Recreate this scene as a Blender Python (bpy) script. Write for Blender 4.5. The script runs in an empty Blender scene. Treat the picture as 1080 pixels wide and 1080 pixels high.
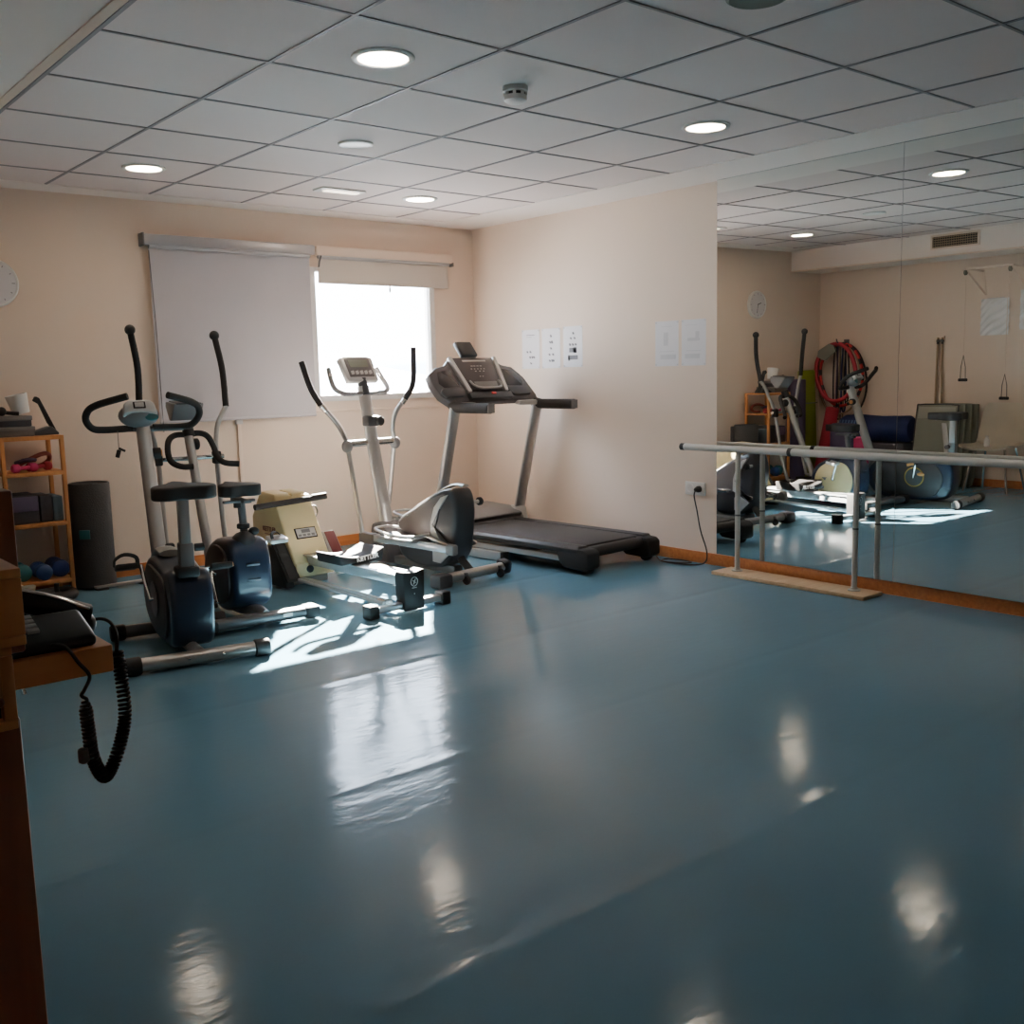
import bpy, bmesh, math, random
from mathutils import Vector, Matrix, Euler
random.seed(7)
scene = bpy.context.scene
COL = scene.collection
PI = math.pi
R = math.radians
# ---------------------------------------------------------------- room sizes (metres, floor z = 0)
WX = 5.047      # mirror wall
DY = 6.538      # window wall
CZ = 2.383      # tiled ceiling
LX = 0.42       # left wall
HC = 1.252      # camera height

# ================================================================ materials
def mat(name, col, rough=0.5, metal=0.0, var=0.08, scale=8.0, bump=0.0, bscale=60.0, spec=0.5, coat=0.0, emit=None, estr=0.0):
    m = bpy.data.materials.new(name); m.use_nodes = True
    nt = m.node_tree; N = nt.nodes; L = nt.links
    b = N['Principled BSDF']
    tc = N.new('ShaderNodeTexCoord'); nz = N.new('ShaderNodeTexNoise')
    nz.inputs['Scale'].default_value = scale; nz.inputs['Detail'].default_value = 4
    L.new(tc.outputs['Object'], nz.inputs['Vector'])
    rp = N.new('ShaderNodeMix'); rp.data_type = 'RGBA'
    c = list(col)
    rp.inputs[6].default_value = (*[max(0, x*(1-var)) for x in c], 1)
    rp.inputs[7].default_value = (*[min(1, x*(1+var)) for x in c], 1)
    L.new(nz.outputs['Fac'], rp.inputs[0]); L.new(rp.outputs[2], b.inputs['Base Color'])
    b.inputs['Roughness'].default_value = rough; b.inputs['Metallic'].default_value = metal
    b.inputs['Specular IOR Level'].default_value = spec
    b.inputs['Coat Weight'].default_value = coat
    if bump > 0:
        n2 = N.new('ShaderNodeTexNoise'); n2.inputs['Scale'].default_value = bscale; n2.inputs['Detail'].default_value = 3
        L.new(tc.outputs['Object'], n2.inputs['Vector'])
        bp = N.new('ShaderNodeBump'); bp.inputs['Strength'].default_value = bump; bp.inputs['Distance'].default_value = 0.01
        L.new(n2.outputs['Fac'], bp.inputs['Height']); L.new(bp.outputs['Normal'], b.inputs['Normal'])
    if emit:
        b.inputs['Emission Color'].default_value = (*emit, 1); b.inputs['Emission Strength'].default_value = estr
    return m

def wood(name, c1, c2, rough=0.45, scale=3.0, axis='X'):
    m = mat(name, c1, rough); nt = m.node_tree; N = nt.nodes; L = nt.links
    b = N['Principled BSDF']
    tc = N.new('ShaderNodeTexCoord'); mp = N.new('ShaderNodeMapping')
    s = {'X': (1, 14, 14), 'Y': (14, 1, 14), 'Z': (14, 14, 1)}[axis]
    mp.inputs['Scale'].default_value = s
    L.new(tc.outputs['Object'], mp.inputs['Vector'])
    nz = N.new('ShaderNodeTexNoise'); nz.inputs['Scale'].default_value = scale; nz.inputs['Detail'].default_value = 6
    nz.inputs['Distortion'].default_value = 0.6
    L.new(mp.outputs['Vector'], nz.inputs['Vector'])
    cr = N.new('ShaderNodeValToRGB')
    cr.color_ramp.elements[0].position = 0.3; cr.color_ramp.elements[0].color = (*c1, 1)
    cr.color_ramp.elements[1].position = 0.7; cr.color_ramp.elements[1].color = (*c2, 1)
    L.new(nz.outputs['Fac'], cr.inputs['Fac']); L.new(cr.outputs['Color'], b.inputs['Base Color'])
    return m

M = {}
def floor_material():
    m = bpy.data.materials.new('blue_vinyl_floor'); m.use_nodes = True
    nt = m.node_tree; N = nt.nodes; L = nt.links; b = N['Principled BSDF']
    tc = N.new('ShaderNodeTexCoord')
    n1 = N.new('ShaderNodeTexNoise'); n1.inputs['Scale'].default_value = 1.3; n1.inputs['Detail'].default_value = 5
    n2 = N.new('ShaderNodeTexNoise'); n2.inputs['Scale'].default_value = 180; n2.inputs['Detail'].default_value = 2
    L.new(tc.outputs['Object'], n1.inputs['Vector']); L.new(tc.outputs['Object'], n2.inputs['Vector'])
    mx = N.new('ShaderNodeMix'); mx.data_type = 'RGBA'
    mx.inputs[6].default_value = FLOOR_A; mx.inputs[7].default_value = FLOOR_B
    ad = N.new('ShaderNodeMath'); ad.operation = 'MULTIPLY_ADD'; ad.inputs[1].default_value = 0.35; 
    L.new(n2.outputs['Fac'], ad.inputs[0])
    ml = N.new('ShaderNodeMath'); ml.operation = 'MULTIPLY'; ml.inputs[1].default_value = 0.65
    L.new(n1.outputs['Fac'], ml.inputs[0]); L.new(ml.outputs[0], ad.inputs[2])
    L.new(ad.outputs[0], mx.inputs[0]); L.new(mx.outputs[2], b.inputs['Base Color'])
    # roughness: rubbed patches
    n3 = N.new('ShaderNodeTexNoise'); n3.inputs['Scale'].default_value = 2.2; n3.inputs['Detail'].default_value = 6
    L.new(tc.outputs['Object'], n3.inputs['Vector'])
    mr = N.new('ShaderNodeMapRange'); mr.inputs['To Min'].default_value = 0.08; mr.inputs['To Max'].default_value = 0.17
    L.new(n3.outputs['Fac'], mr.inputs['Value']); L.new(mr.outputs['Result'], b.inputs['Roughness'])
    b.inputs['Specular IOR Level'].default_value = 0.165
    # relief: seams of the vinyl lengths every metre (lines of constant y) + slight waviness
    sp = N.new('ShaderNodeSeparateXYZ'); L.new(tc.outputs['Object'], sp.inputs[0])
    wob = N.new('ShaderNodeTexNoise'); wob.inputs['Scale'].default_value = 0.8; L.new(tc.outputs['Object'], wob.inputs['Vector'])
    wm = N.new('ShaderNodeMath'); wm.operation = 'MULTIPLY_ADD'; wm.inputs[1].default_value = 0.06; L.new(wob.outputs['Fac'], wm.inputs[0]); L.new(sp.outputs['Y'], wm.inputs[2])
    def math(op, a, bb=None):
        n = N.new('ShaderNodeMath'); n.operation = op
        if isinstance(a, (int, float)): n.inputs[0].default_value = a
        else: L.new(a, n.inputs[0])
        if bb is not None:
            if isinstance(bb, (int, float)): n.inputs[1].default_value = bb
            else: L.new(bb, n.inputs[1])
        return n.outputs[0]
    y = math('SUBTRACT', wm.outputs[0], 0.63)
    fr = math('SUBTRACT', math('FRACT', y), 0.0)
    d = math('MINIMUM', fr, math('SUBTRACT', 1.0, fr))
    g = math('POWER', 2.718, math('MULTIPLY', math('MULTIPLY', d, d), -900.0))
    w1 = N.new('ShaderNodeTexNoise'); w1.inputs['Scale'].default_value = 5; w1.inputs['Detail'].default_value = 2
    mp = N.new('ShaderNodeMapping'); mp.inputs['Scale'].default_value = (0.6, 1.6, 1); L.new(tc.outputs['Object'], mp.inputs['Vector']); L.new(mp.outputs['Vector'], w1.inputs['Vector'])
    w2 = N.new('ShaderNodeTexNoise'); w2.inputs['Scale'].default_value = 22; w2.inputs['Detail'].default_value = 3; L.new(mp.outputs['Vector'], w2.inputs['Vector'])
    h = math('ADD', math('MULTIPLY', g, 0.0016), math('ADD', math('MULTIPLY', w1.outputs['Fac'], 0.0014), math('MULTIPLY', w2.outputs['Fac'], 0.0006)))
    bp = N.new('ShaderNodeBump'); bp.inputs['Strength'].default_value = 1.0; bp.inputs['Distance'].default_value = 1.0
    L.new(h, bp.inputs['Height']); L.new(bp.outputs['Normal'], b.inputs['Normal'])
    return m

FLOOR_A = (0.108, 0.232, 0.318, 1); FLOOR_B = (0.140, 0.285, 0.385, 1)
M['floor'] = floor_material()
M['wall'] = mat('cream_wall_paint', (0.73, 0.585, 0.475), 0.65, var=0.035, scale=1.2, bump=0.05, bscale=120)
M['gypsum'] = mat('white_gypsum', (0.80, 0.72, 0.67), 0.7, var=0.02, scale=2)
M['tile'] = mat('mineral_ceiling_tile', (0.70, 0.60, 0.57), 0.85, var=0.05, scale=1.5, bump=0.15, bscale=250)
M['grid'] = mat('ceiling_gap_shade', (0.27, 0.24, 0.24), 0.6)
M['basebd'] = wood('orange_skirting_wood', (0.42, 0.125, 0.030), (0.55, 0.19, 0.05), 0.35)
M['mirror'] = mat('silvered_mirror', (0.80, 0.82, 0.80), 0.0, 1.0, var=0.004)
M['edge'] = mat('grey_mirror_edge', (0.30, 0.29, 0.28), 0.3)
M['blind'] = mat('grey_blind_fabric', (0.46, 0.43, 0.45), 0.8, var=0.05, scale=3, bump=0.1, bscale=400)
M['blind2'] = mat('cream_blind_fabric', (0.60, 0.53, 0.47), 0.8, var=0.03, scale=3)
M['alu'] = mat('brushed_aluminium', (0.45, 0.44, 0.45), 0.38, 0.75, var=0.05)
M['frame'] = mat('white_window_frame', (0.66, 0.63, 0.61), 0.4, var=0.02)
M['silver'] = mat('silver_lacquered_steel', (0.40, 0.385, 0.37), 0.33, 0.65, var=0.06)
M['chrome'] = mat('polished_chrome', (0.72, 0.71, 0.70), 0.16, 1.0, var=0.03)
M['pale'] = mat('pale_grey_rail_steel', (0.62, 0.64, 0.66), 0.25, 0.5, var=0.04)
M['gunmetal'] = mat('dark_grey_steel', (0.13, 0.13, 0.135), 0.4, 0.5, var=0.08)
M['black'] = mat('black_plastic', (0.011, 0.0105, 0.011), 0.36, var=0.2)
M['rubber'] = mat('black_rubber', (0.014, 0.0125, 0.0125), 0.62, var=0.2, bump=0.1, bscale=200)
M['foam'] = mat('black_foam_grip', (0.018, 0.014, 0.013), 0.75, var=0.25, bump=0.2, bscale=300)
M['navy'] = mat('navy_gloss_plastic', (0.013, 0.021, 0.042), 0.30, var=0.12, coat=0.2)
M['charcoal'] = mat('charcoal_plastic', (0.040, 0.039, 0.043), 0.42, var=0.1)
M['darkbrown'] = mat('dark_side_cover', (0.030, 0.024, 0.024), 0.45, var=0.15)
M['greyplastic'] = mat('grey_plastic', (0.17, 0.165, 0.165), 0.42, var=0.06)
M['midgrey'] = mat('mid_grey_plastic', (0.115, 0.10, 0.10), 0.42, var=0.06)
M['lightplastic'] = mat('light_silver_plastic', (0.47, 0.45, 0.43), 0.35, 0.3, var=0.05)
M['cream'] = mat('cream_yellow_plastic', (0.62, 0.50, 0.27), 0.42, var=0.05)
M['maroon'] = mat('maroon_print', (0.16, 0.03, 0.03), 0.5)
M['white'] = mat('white_plastic', (0.70, 0.68, 0.65), 0.4, var=0.03)
M['print'] = mat('white_print', (0.80, 0.80, 0.80), 0.5, var=0.02)
M['lcd'] = mat('grey_lcd_screen', (0.20, 0.21, 0.17), 0.15, var=0.05)
M['screen'] = mat('dark_console_screen', (0.030, 0.022, 0.024), 0.12, var=0.1)
M['consoleface'] = mat('brown_grey_console_face', (0.052, 0.041, 0.041), 0.3, var=0.08)
M['red'] = mat('red_plastic', (0.55, 0.02, 0.025), 0.4)
M['belt'] = mat('black_running_belt', (0.040, 0.038, 0.040), 0.55, var=0.15, bump=0.15, bscale=300)
M['barewood'] = wood('bare_plywood', (0.55, 0.37, 0.21), (0.66, 0.47, 0.29), 0.5)
M['pine'] = wood('orange_pine', (0.52, 0.20, 0.055), (0.64, 0.28, 0.09), 0.45, axis='Z')
M['beech'] = wood('orange_beech', (0.66, 0.26, 0.075), (0.76, 0.33, 0.11), 0.4)
M['mahogany'] = wood('dark_red_brown_wood', (0.20, 0.055, 0.018), (0.27, 0.085, 0.03), 0.4, axis='Z')
M['rail'] = mat('grey_painted_tube', (0.52, 0.51, 0.48), 0.38, 0.1, var=0.03)
M['paper'] = mat('white_paper', (0.66, 0.63, 0.64), 0.5, var=0.02)
M['laminate'] = mat('laminated_paper', (0.80, 0.78, 0.78), 0.10, var=0.05, coat=0.8)
M['ink'] = mat('grey_ink', (0.16, 0.15, 0.16), 0.6)
M['faint'] = mat('faint_grey_ink', (0.55, 0.53, 0.545), 0.6)
M['lamp'] = mat('lit_diffuser', (0.9, 0.88, 0.82), 0.4, emit=(1.0, 0.82, 0.62), estr=17.0)
M['exitlamp'] = mat('lit_emergency_lens', (0.9, 0.85, 0.75), 0.3, emit=(1.0, 0.82, 0.62), estr=1.2)
M['mat'] = mat('charcoal_foam_mat', (0.050, 0.046, 0.045), 0.8, var=0.2, bump=0.3, bscale=120)
M['teal'] = mat('teal_plastic', (0.02, 0.13, 0.13), 0.5)
M['teal2'] = mat('turquoise_vinyl', (0.02, 0.16, 0.17), 0.4)
M['blue'] = mat('royal_blue_vinyl', (0.015, 0.035, 0.16), 0.4)
M['blue2'] = mat('mid_blue_vinyl', (0.02, 0.06, 0.20), 0.4)
M['slate'] = mat('slate_blue_box', (0.085, 0.125, 0.155), 0.6)
M['purple'] = mat('muted_purple_box', (0.11, 0.075, 0.135), 0.6)
M['darkbox'] = mat('dark_grey_box', (0.050, 0.042, 0.048), 0.6)
M['greybox'] = mat('grey_cardboard', (0.17, 0.15, 0.14), 0.7)
M['crimson'] = mat('crimson_foam', (0.42, 0.025, 0.045), 0.6)
M['magenta'] = mat('magenta_foam', (0.45, 0.02, 0.11), 0.6)
M['rust'] = mat('rusty_red_strap', (0.24, 0.045, 0.03), 0.6)
M['violet'] = mat('dark_violet_foam', (0.085, 0.055, 0.11), 0.6)
M['lime'] = mat('lime_green_mat', (0.24, 0.27, 0.012), 0.6, var=0.12)
M['navycloth'] = mat('navy_cloth', (0.012, 0.022, 0.10), 0.8, var=0.2, bump=0.3, bscale=40)
M['paleblue'] = mat('pale_blue_print', (0.10, 0.16, 0.30), 0.7)
M['greycloth'] = mat('grey_green_cloth', (0.24, 0.24, 0.20), 0.8)
M['olive'] = mat('olive_grey_panel', (0.17, 0.17, 0.125), 0.5)
M['olivelight'] = mat('pale_olive_panel', (0.30, 0.30, 0.25), 0.45)
M['chair'] = mat('cream_chair_shell', (0.74, 0.66, 0.54), 0.4)
M['tan'] = mat('tan_wooden_stick', (0.36, 0.25, 0.15), 0.6)
M['gold'] = mat('dull_gold_ring', (0.40, 0.24, 0.04), 0.4, 0.4)
M['consolebody'] = mat('dark_brown_grey_console', (0.060, 0.050, 0.052), 0.4, var=0.06)
M['hill'] = mat('painted_haze_hill', (0.62, 0.64, 0.66), 0.9)

def glass_material():
    m = bpy.data.materials.new('window_pane'); m.use_nodes = True
    nt = m.node_tree; N = nt.nodes; L = nt.links
    for n in list(N):
        if n.type != 'OUTPUT_MATERIAL': N.remove(n)
    out = [n for n in N if n.type == 'OUTPUT_MATERIAL'][0]
    t = N.new('ShaderNodeBsdfTransparent'); g = N.new('ShaderNodeBsdfGlossy'); g.inputs['Roughness'].default_value = 0.02
    f = N.new('ShaderNodeFresnel'); f.inputs['IOR'].default_value = 1.3
    nz = N.new('ShaderNodeTexNoise'); nz.inputs['Scale'].default_value = 3
    mr = N.new('ShaderNodeMapRange'); mr.inputs['To Min'].default_value = 0.93; mr.inputs['To Max'].default_value = 0.98
    L.new(nz.outputs['Fac'], mr.inputs['Value']); L.new(mr.outputs['Result'], t.inputs['Color'])
    mx = N.new('ShaderNodeMixShader')
    L.new(f.outputs[0], mx.inputs[0]); L.new(t.outputs[0], mx.inputs[1]); L.new(g.outputs[0], mx.inputs[2])
    L.new(mx.outputs[0], out.inputs[0])
    return m
M['glass'] = glass_material()

# ================================================================ mesh builder
def catmull(pts, n=6, closed=False):
    P = [Vector(p) for p in pts]; out = []
    N = len(P); rng = range(N if closed else N-1)
    for i in rng:
        if closed:
            p0, p1, p2, p3 = P[(i-1) % N], P[i], P[(i+1) % N], P[(i+2) % N]
        else:
            p1, p2 = P[i], P[i+1]
            p0 = P[i-1] if i > 0 else p1*2-p2
            p3 = P[i+2] if i+2 < N else p2*2-p1
        for k in range(n):
            t = k/n
            out.append(0.5*((2*p1)+(p2-p0)*t+(2*p0-5*p1+4*p2-p3)*t*t+(3*p1-p0-3*p2+p3)*t**3))
    if not closed: out.append(P[-1])
    return out

class MB:
    def __init__(s): s.bm = bmesh.new()
    def _f(s, vs):
        try: return s.bm.faces.new(vs)
        except ValueError: return None
    def box(s, c, size, rot=(0, 0, 0), taper=1.0):
        m = Matrix.Translation(c) @ Euler(rot).to_matrix().to_4x4()
        x, y, z = [v/2 for v in size]
        v = []
        for k in (-1, 1):
            t = taper if k > 0 else 1.0
            for (i, j) in ((-1, -1), (1, -1), (1, 1), (-1, 1)):
                v.append(s.bm.verts.new(m @ Vector((i*x*t, j*y*t, k*z))))
        for q in ((3, 2, 1, 0), (4, 5, 6, 7), (0, 1, 5, 4), (1, 2, 6, 5), (2, 3, 7, 6), (3, 0, 4, 7)): s._f([v[i] for i in q])
        return s
    def tube(s, pts, r, seg=12, closed=False, caps=True, flat=1.0):
        P = [Vector(p) for p in pts]; n = len(P)
        rs = r if isinstance(r, (list, tuple)) else [r]*n
        T = []
        for i in range(n):
            if closed: t = P[(i+1) % n]-P[(i-1) % n]
            elif i == 0: t = P[1]-P[0]
            elif i == n-1: t = P[-1]-P[-2]
            else: t = (P[i+1]-P[i]).normalized()+(P[i]-P[i-1]).normalized()
            T.append(t.normalized())
        u = Vector((0, 0, 1)) if abs(T[0].z) < 0.9 else Vector((0, 1, 0))
        u = (u - T[0]*u.dot(T[0])).normalized()
        rings = []
        for i in range(n):
            if i > 0:
                q = T[i-1].rotation_difference(T[i]); u = q @ u
            u = (u - T[i]*u.dot(T[i])).normalized(); w = T[i].cross(u)
            rings.append([s.bm.verts.new(P[i]+u*math.cos(2*PI*k/seg)*rs[i]*flat+w*math.sin(2*PI*k/seg)*rs[i]) for k in range(seg)])
        for i in range(n if closed else n-1):
            a, b = rings[i], rings[(i+1) % n]
            for k in range(seg): s._f([a[k], a[(k+1) % seg], b[(k+1) % seg], b[k]])
        if caps and not closed:
            s._f(rings[0][::-1]); s._f(rings[-1])
        return s
    def prism(s, poly, axis, a, b):
        """extrude a 2-D outline along an axis. axis x: poly is (y,z); y: (x,z); z: (x,y)"""
        def mk(p, t):
            return {'x': (t, p[0], p[1]), 'y': (p[0], t, p[1]), 'z': (p[0], p[1], t)}[axis]
        v0 = [s.bm.verts.new(mk(p, a)) for p in poly]; v1 = [s.bm.verts.new(mk(p, b)) for p in poly]
        n = len(poly)
        s._f(v0[::-1]); s._f(v1)
        for i in range(n): s._f([v0[i], v0[(i+1) % n], v1[(i+1) % n], v1[i]])
        return s
    def lathe(s, prof, c=(0, 0, 0), axis='z', seg=24):
        """prof: list of (radius, height)"""
        rings = []
        for (r, h) in prof:
            ring = []
            for k in range(seg):
                a = 2*PI*k/seg; x, y = r*math.cos(a), r*math.sin(a)
                p = {'z': (x, y, h), 'x': (h, x, y), 'y': (x, h, y)}[axis]
                ring.append(s.bm.verts.new(Vector(c)+Vector(p)))
            rings.append(ring)
        for a, b in zip(rings, rings[1:]):
            for k in range(seg): s._f([a[k], a[(k+1) % seg], b[(k+1) % seg], b[k]])
        s._f(rings[0][::-1]); s._f(rings[-1])
        return s
    def ball(s, c, r, sc=(1, 1, 1), seg=16, rings=10):
        m = Matrix.Translation(c) @ Matrix.Diagonal((sc[0], sc[1], sc[2], 1))
        bmesh.ops.create_uvsphere(s.bm, u_segments=seg, v_segments=rings, radius=r, matrix=m)
        return s
    def quad(s, pts):
        s._f([s.bm.verts.new(p) for p in pts]); return s
    def xform(s, m):
        s.bm.transform(m); return s
    def build(s, name, m, parent=None, bevel=0.0, smooth=40, segs=2, loc=None):
        bm = s.bm
        bmesh.ops.recalc_face_normals(bm, faces=bm.faces[:])
        if bevel > 0:
            bm.normal_update()
            es = [e for e in bm.edges if len(e.link_faces) == 2 and e.calc_face_angle(0) > R(28)]
            bmesh.ops.bevel(bm, geom=es, offset=bevel, offset_type='OFFSET', segments=segs, profile=0.5, affect='EDGES', clamp_overlap=True)
        me = bpy.data.meshes.new(name); bm.to_mesh(me); bm.free()
        for p in me.polygons: p.use_smooth = True
        me.set_sharp_from_angle(angle=R(smooth))
        me.materials.append(m)
        o = bpy.data.objects.new(name, me); COL.objects.link(o)
        if parent is not None: o.parent = parent
        if loc: o.location = loc
        return o

def tag(o, label, cat, group=None):
    o['label'] = label; o['category'] = cat
    if group: o['group'] = group
    return o
def thing(name, label, cat, loc=(0, 0, 0), rz=0.0, group=None):
    o = bpy.data.objects.new(name, None); COL.objects.link(o)
    o.empty_display_size = 0.1
    o.location = loc; o.rotation_euler = (0, 0, rz)
    return tag(o, label, cat, group)
def struct(o): o['kind'] = 'structure'; return o
def lab(o, text): o['label'] = text; return o
def dup(root, loc, rz=None, label=None):
    r = root.copy(); COL.objects.link(r); r.location = loc
    if rz is not None: r.rotation_euler = (0, 0, rz)
    if label: r['label'] = label
    for ch in list(root.children):
        c = ch.copy(); COL.objects.link(c); c.parent = r
        for g in ch.children:
            d = g.copy(); COL.objects.link(d); d.parent = c
    return r
def text(name, s, size, mtx, m, parent, extrude=0.0006, align='CENTER', bold=0.0):
    cu = bpy.data.curves.new(name, 'FONT'); cu.body = s; cu.size = size; cu.extrude = extrude; cu.offset = bold
    cu.align_x = align; cu.align_y = 'CENTER'; cu.resolution_u = 3
    t = bpy.data.objects.new(name, cu)
    me = bpy.data.meshes.new_from_object(t)
    bpy.data.objects.remove(t); bpy.data.curves.remove(cu)
    me.transform(mtx); me.materials.append(m)
    o = bpy.data.objects.new(name, me); COL.objects.link(o)
    if parent is not None: o.parent = parent
    return o
def under(o, root):
    """parent a part that was modelled in room coordinates"""
    o.parent = root
    o.matrix_parent_inverse = (Matrix.Translation(root.location) @ root.rotation_euler.to_matrix().to_4x4()).inverted()
    return o
def frame_mtx(origin, xdir, ydir):
    x = Vector(xdir).normalized(); y = Vector(ydir); y = (y-x*y.dot(x)).normalized(); z = x.cross(y)
    m = Matrix((x, y, z)).transposed().to_4x4(); m.translation = Vector(origin); return m

# ================================================================ room shell
struct(MB().box((2.0, 2.6, -0.05), (6.4, 8.2, 0.1)).build('floor', M['floor']))
YB = -1.3; XL0 = -1.0
# window opening in the back wall
WO = (3.60, 4.62, 1.10, 2.02)
def wall_back():
    b = MB(); t = 0.08; y = DY+t/2
    x0, x1, z0, z1 = WO
    X0, X1 = LX-0.1, WX+0.1
    b.box(((X0+x0)/2, y, CZ/2), (x0-X0, t, CZ+.1)); b.box(((x1+X1)/2, y, CZ/2), (X1-x1, t, CZ+.1))
    b.box(((x0+x1)/2, y, z0/2), (x1-x0, t, z0)); b.box(((x0+x1)/2, y, (z1+CZ)/2), (x1-x0, t, CZ-z1+.05))
    return b
struct(wall_back().build('wall_back', M['wall']))
struct(MB().box((WX+.05, (YB+DY)/2, CZ/2), (.1, DY-YB+.2, CZ+.1)).build('wall_right', M['wall']))
struct(MB().box((LX-.05, (2.4+DY)/2, CZ/2), (.1, DY-2.4, CZ+.1)).build('wall_left', M['wall']))
struct(MB().box(((XL0+WX)/2, YB-.05, CZ/2), (WX-XL0+.2, .1, CZ+.1)).build('wall_front', M['wall']))
struct(MB().box((XL0-.05, (YB+2.45)/2, CZ/2), (.1, 2.45-YB, CZ+.1)).box(((XL0+LX)/2-.05, 2.4, CZ/2), (LX-XL0-.1, .1, CZ+.1)).build('wall_entrance', M['wall']))
struct(MB().box((2.0, (YB+DY)/2, CZ+.05), (6.3, DY-YB+.2, .1)).build('ceiling', M['tile']))
# plain border strip around the tiled field
struct(MB().box((4.84, (YB+DY)/2, CZ-.003), (.42, DY-YB, .006)).box((2.5, 6.43, CZ-.003), (4.3, .22, .006)).build('trim_1', M['gypsum']))
# suspended grid bars, coloured dark for the shadow in the gaps between tiles
def grid():
    b = MB()
    for i in range(0, 6):
        x = 1.796+.6*(i-1)
        if x > 4.6: continue
        b.box((x, (YB+6.32)/2, CZ-.001), (.0145, 6.32-YB, .006))
    y = 5.9
    while y > YB:
        b.box((2.78, y, CZ-.001), (3.70, .012, .0062)); y -= .6
    return b
struct(grid().build('trim_2', M['grid']))
# boxed beam along the left wall with its edge strip
struct(MB().box(((LX+.93)/2, (YB+DY)/2, (2.17+CZ)/2), (.93-LX, DY-YB, CZ-2.17)).build('trim_3', M['gypsum']))
struct(MB().box((.945, (YB+DY)/2, 2.172), (.03, DY-YB, .012)).build('trim_4', M['wall']))
# skirting boards
struct(MB().box((WX-.006, (YB+DY)/2, .0375), (.012, DY-YB, .075)).build('baseboard_right', M['basebd'], bevel=.003))
struct(MB().box(((LX+WX)/2, DY-.006, .0375), (WX-LX, .012, .075)).build('baseboard_back', M['basebd'], bevel=.003))
struct(MB().box((LX+.006, (2.4+DY)/2, .0375), (.012, DY-2.4, .075)).build('baseboard_left', M['basebd'], bevel=.003))

# ---------------- window
wroot = bpy.data.objects.new('window_1', None); COL.objects.link(wroot); wroot.location = (4.11, DY, 1.5); wroot['kind'] = 'structure'
def wbox(b, x0, x1, z0, z1, y0, y1):
    return b.box(((x0+x1)/2-4.11, (y0+y1)/2-DY, (z0+z1)/2-1.5), (x1-x0, y1-y0, z1-z0))
b = MB()
x0, x1, z0, z1 = WO
wbox(b, x0-.03, x0+.018, z0-.03, z1, DY-.02, DY+.05); wbox(b, x1-.018, x1+.03, z0-.03, z1, DY-.02, DY+.05)
wbox(b, x0+.018, x1-.018, z0-.03, z0+.015, DY-.02, DY+.05); wbox(b, x0+.018, x1-.018, z1-.03, z1, DY-.02, DY+.05)
b.build('window_frame', M['frame'], wroot, bevel=.003)
wbox(MB(), x0+.018, x1-.018, z0+.015, z1-.03, DY+.012, DY+.016).build('pane', M['glass'], wroot)
# timber-painted sill band below the window
struct(MB().box((4.2, DY-.006, 1.0), (1.28, .012, .012)).build('trim_5', M['wall'], bevel=.003))
# hills far outside, haze and overexposure put into their pale colour
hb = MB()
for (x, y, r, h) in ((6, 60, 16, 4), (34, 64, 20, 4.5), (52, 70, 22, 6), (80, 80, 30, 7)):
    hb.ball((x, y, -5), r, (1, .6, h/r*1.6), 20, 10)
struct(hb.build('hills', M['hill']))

# ================================================================ mirrors on the right wall
def mirror_panel(label, hy, ang, width, off=0.0, tilt=.0065, z0=.078, z1=2.376):
    t = thing('wall_mirror', label, 'mirror', (WX-.012-off, hy, z0), 0, None)
    rot = Matrix.Rotation(-ang, 4, 'Z') @ Matrix.Rotation(-tilt, 4, 'Y')
    H = z1-z0
    b = MB().box((.002, -width/2, H/2), (.004, width-.002, H)); b.xform(rot); b.build('mirror_glass', M['mirror'], t)
    b = MB()
    b.box((.0035, -.001, H/2), (.005, .002, H)); b.box((.0035, -width+.001, H/2), (.005, .002, H)); b.box((.003, -width/2, H), (.006, width, .005))
    b.xform(rot); b.build('mirror_edge', M['edge'], t)
    return t
mirror_panel('tall frameless wall mirror panel beginning right of the power socket', 4.062, .0125, 1.222)
mirror_panel('tall frameless wall mirror panel at the right edge behind the long barre', 2.840, .02, 1.222, .0153)

# ================================================================ ballet barre
t = thing('ballet_barre', 'grey tubular ballet barre on a plywood foot board in front of the mirror', 'barre', (4.91, 3.4, 0))
MB().box((-.015, -.005, .011), (.19, 1.03, .022)).build('foot_board', M['barewood'], t, bevel=.004)
for y in (.40, -.395):
    p = MB().tube([(0, y, .02), (0, y, .76)], .0155, 16).build('post', M['rail'], t)
    MB().lathe([(.034, .022), (.034, .027), (.019, .031), (.019, .04)], (0, y, 0)).build('flange', M['rail'], p)
    MB().lathe([(.0175, .36), (.0175, .37)], (0, y, 0)).build('joint_ring', M['gunmetal'], p)
MB().tube([(0, .825, .762), (0, -2.9, .768)], .021, 18).build('rail', M['rail'], t)
MB().lathe([(.0215, .0), (.0225, .004), (.0225, .03), (.019, .034)], (0, .815, .762), 'y').build('end_cap', M['rubber'], t)
MB().lathe([(.0245, -.012), (.0245, .012)], (0, .03, .763), 'y').build('clamp', M['rubber'], t)

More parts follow.
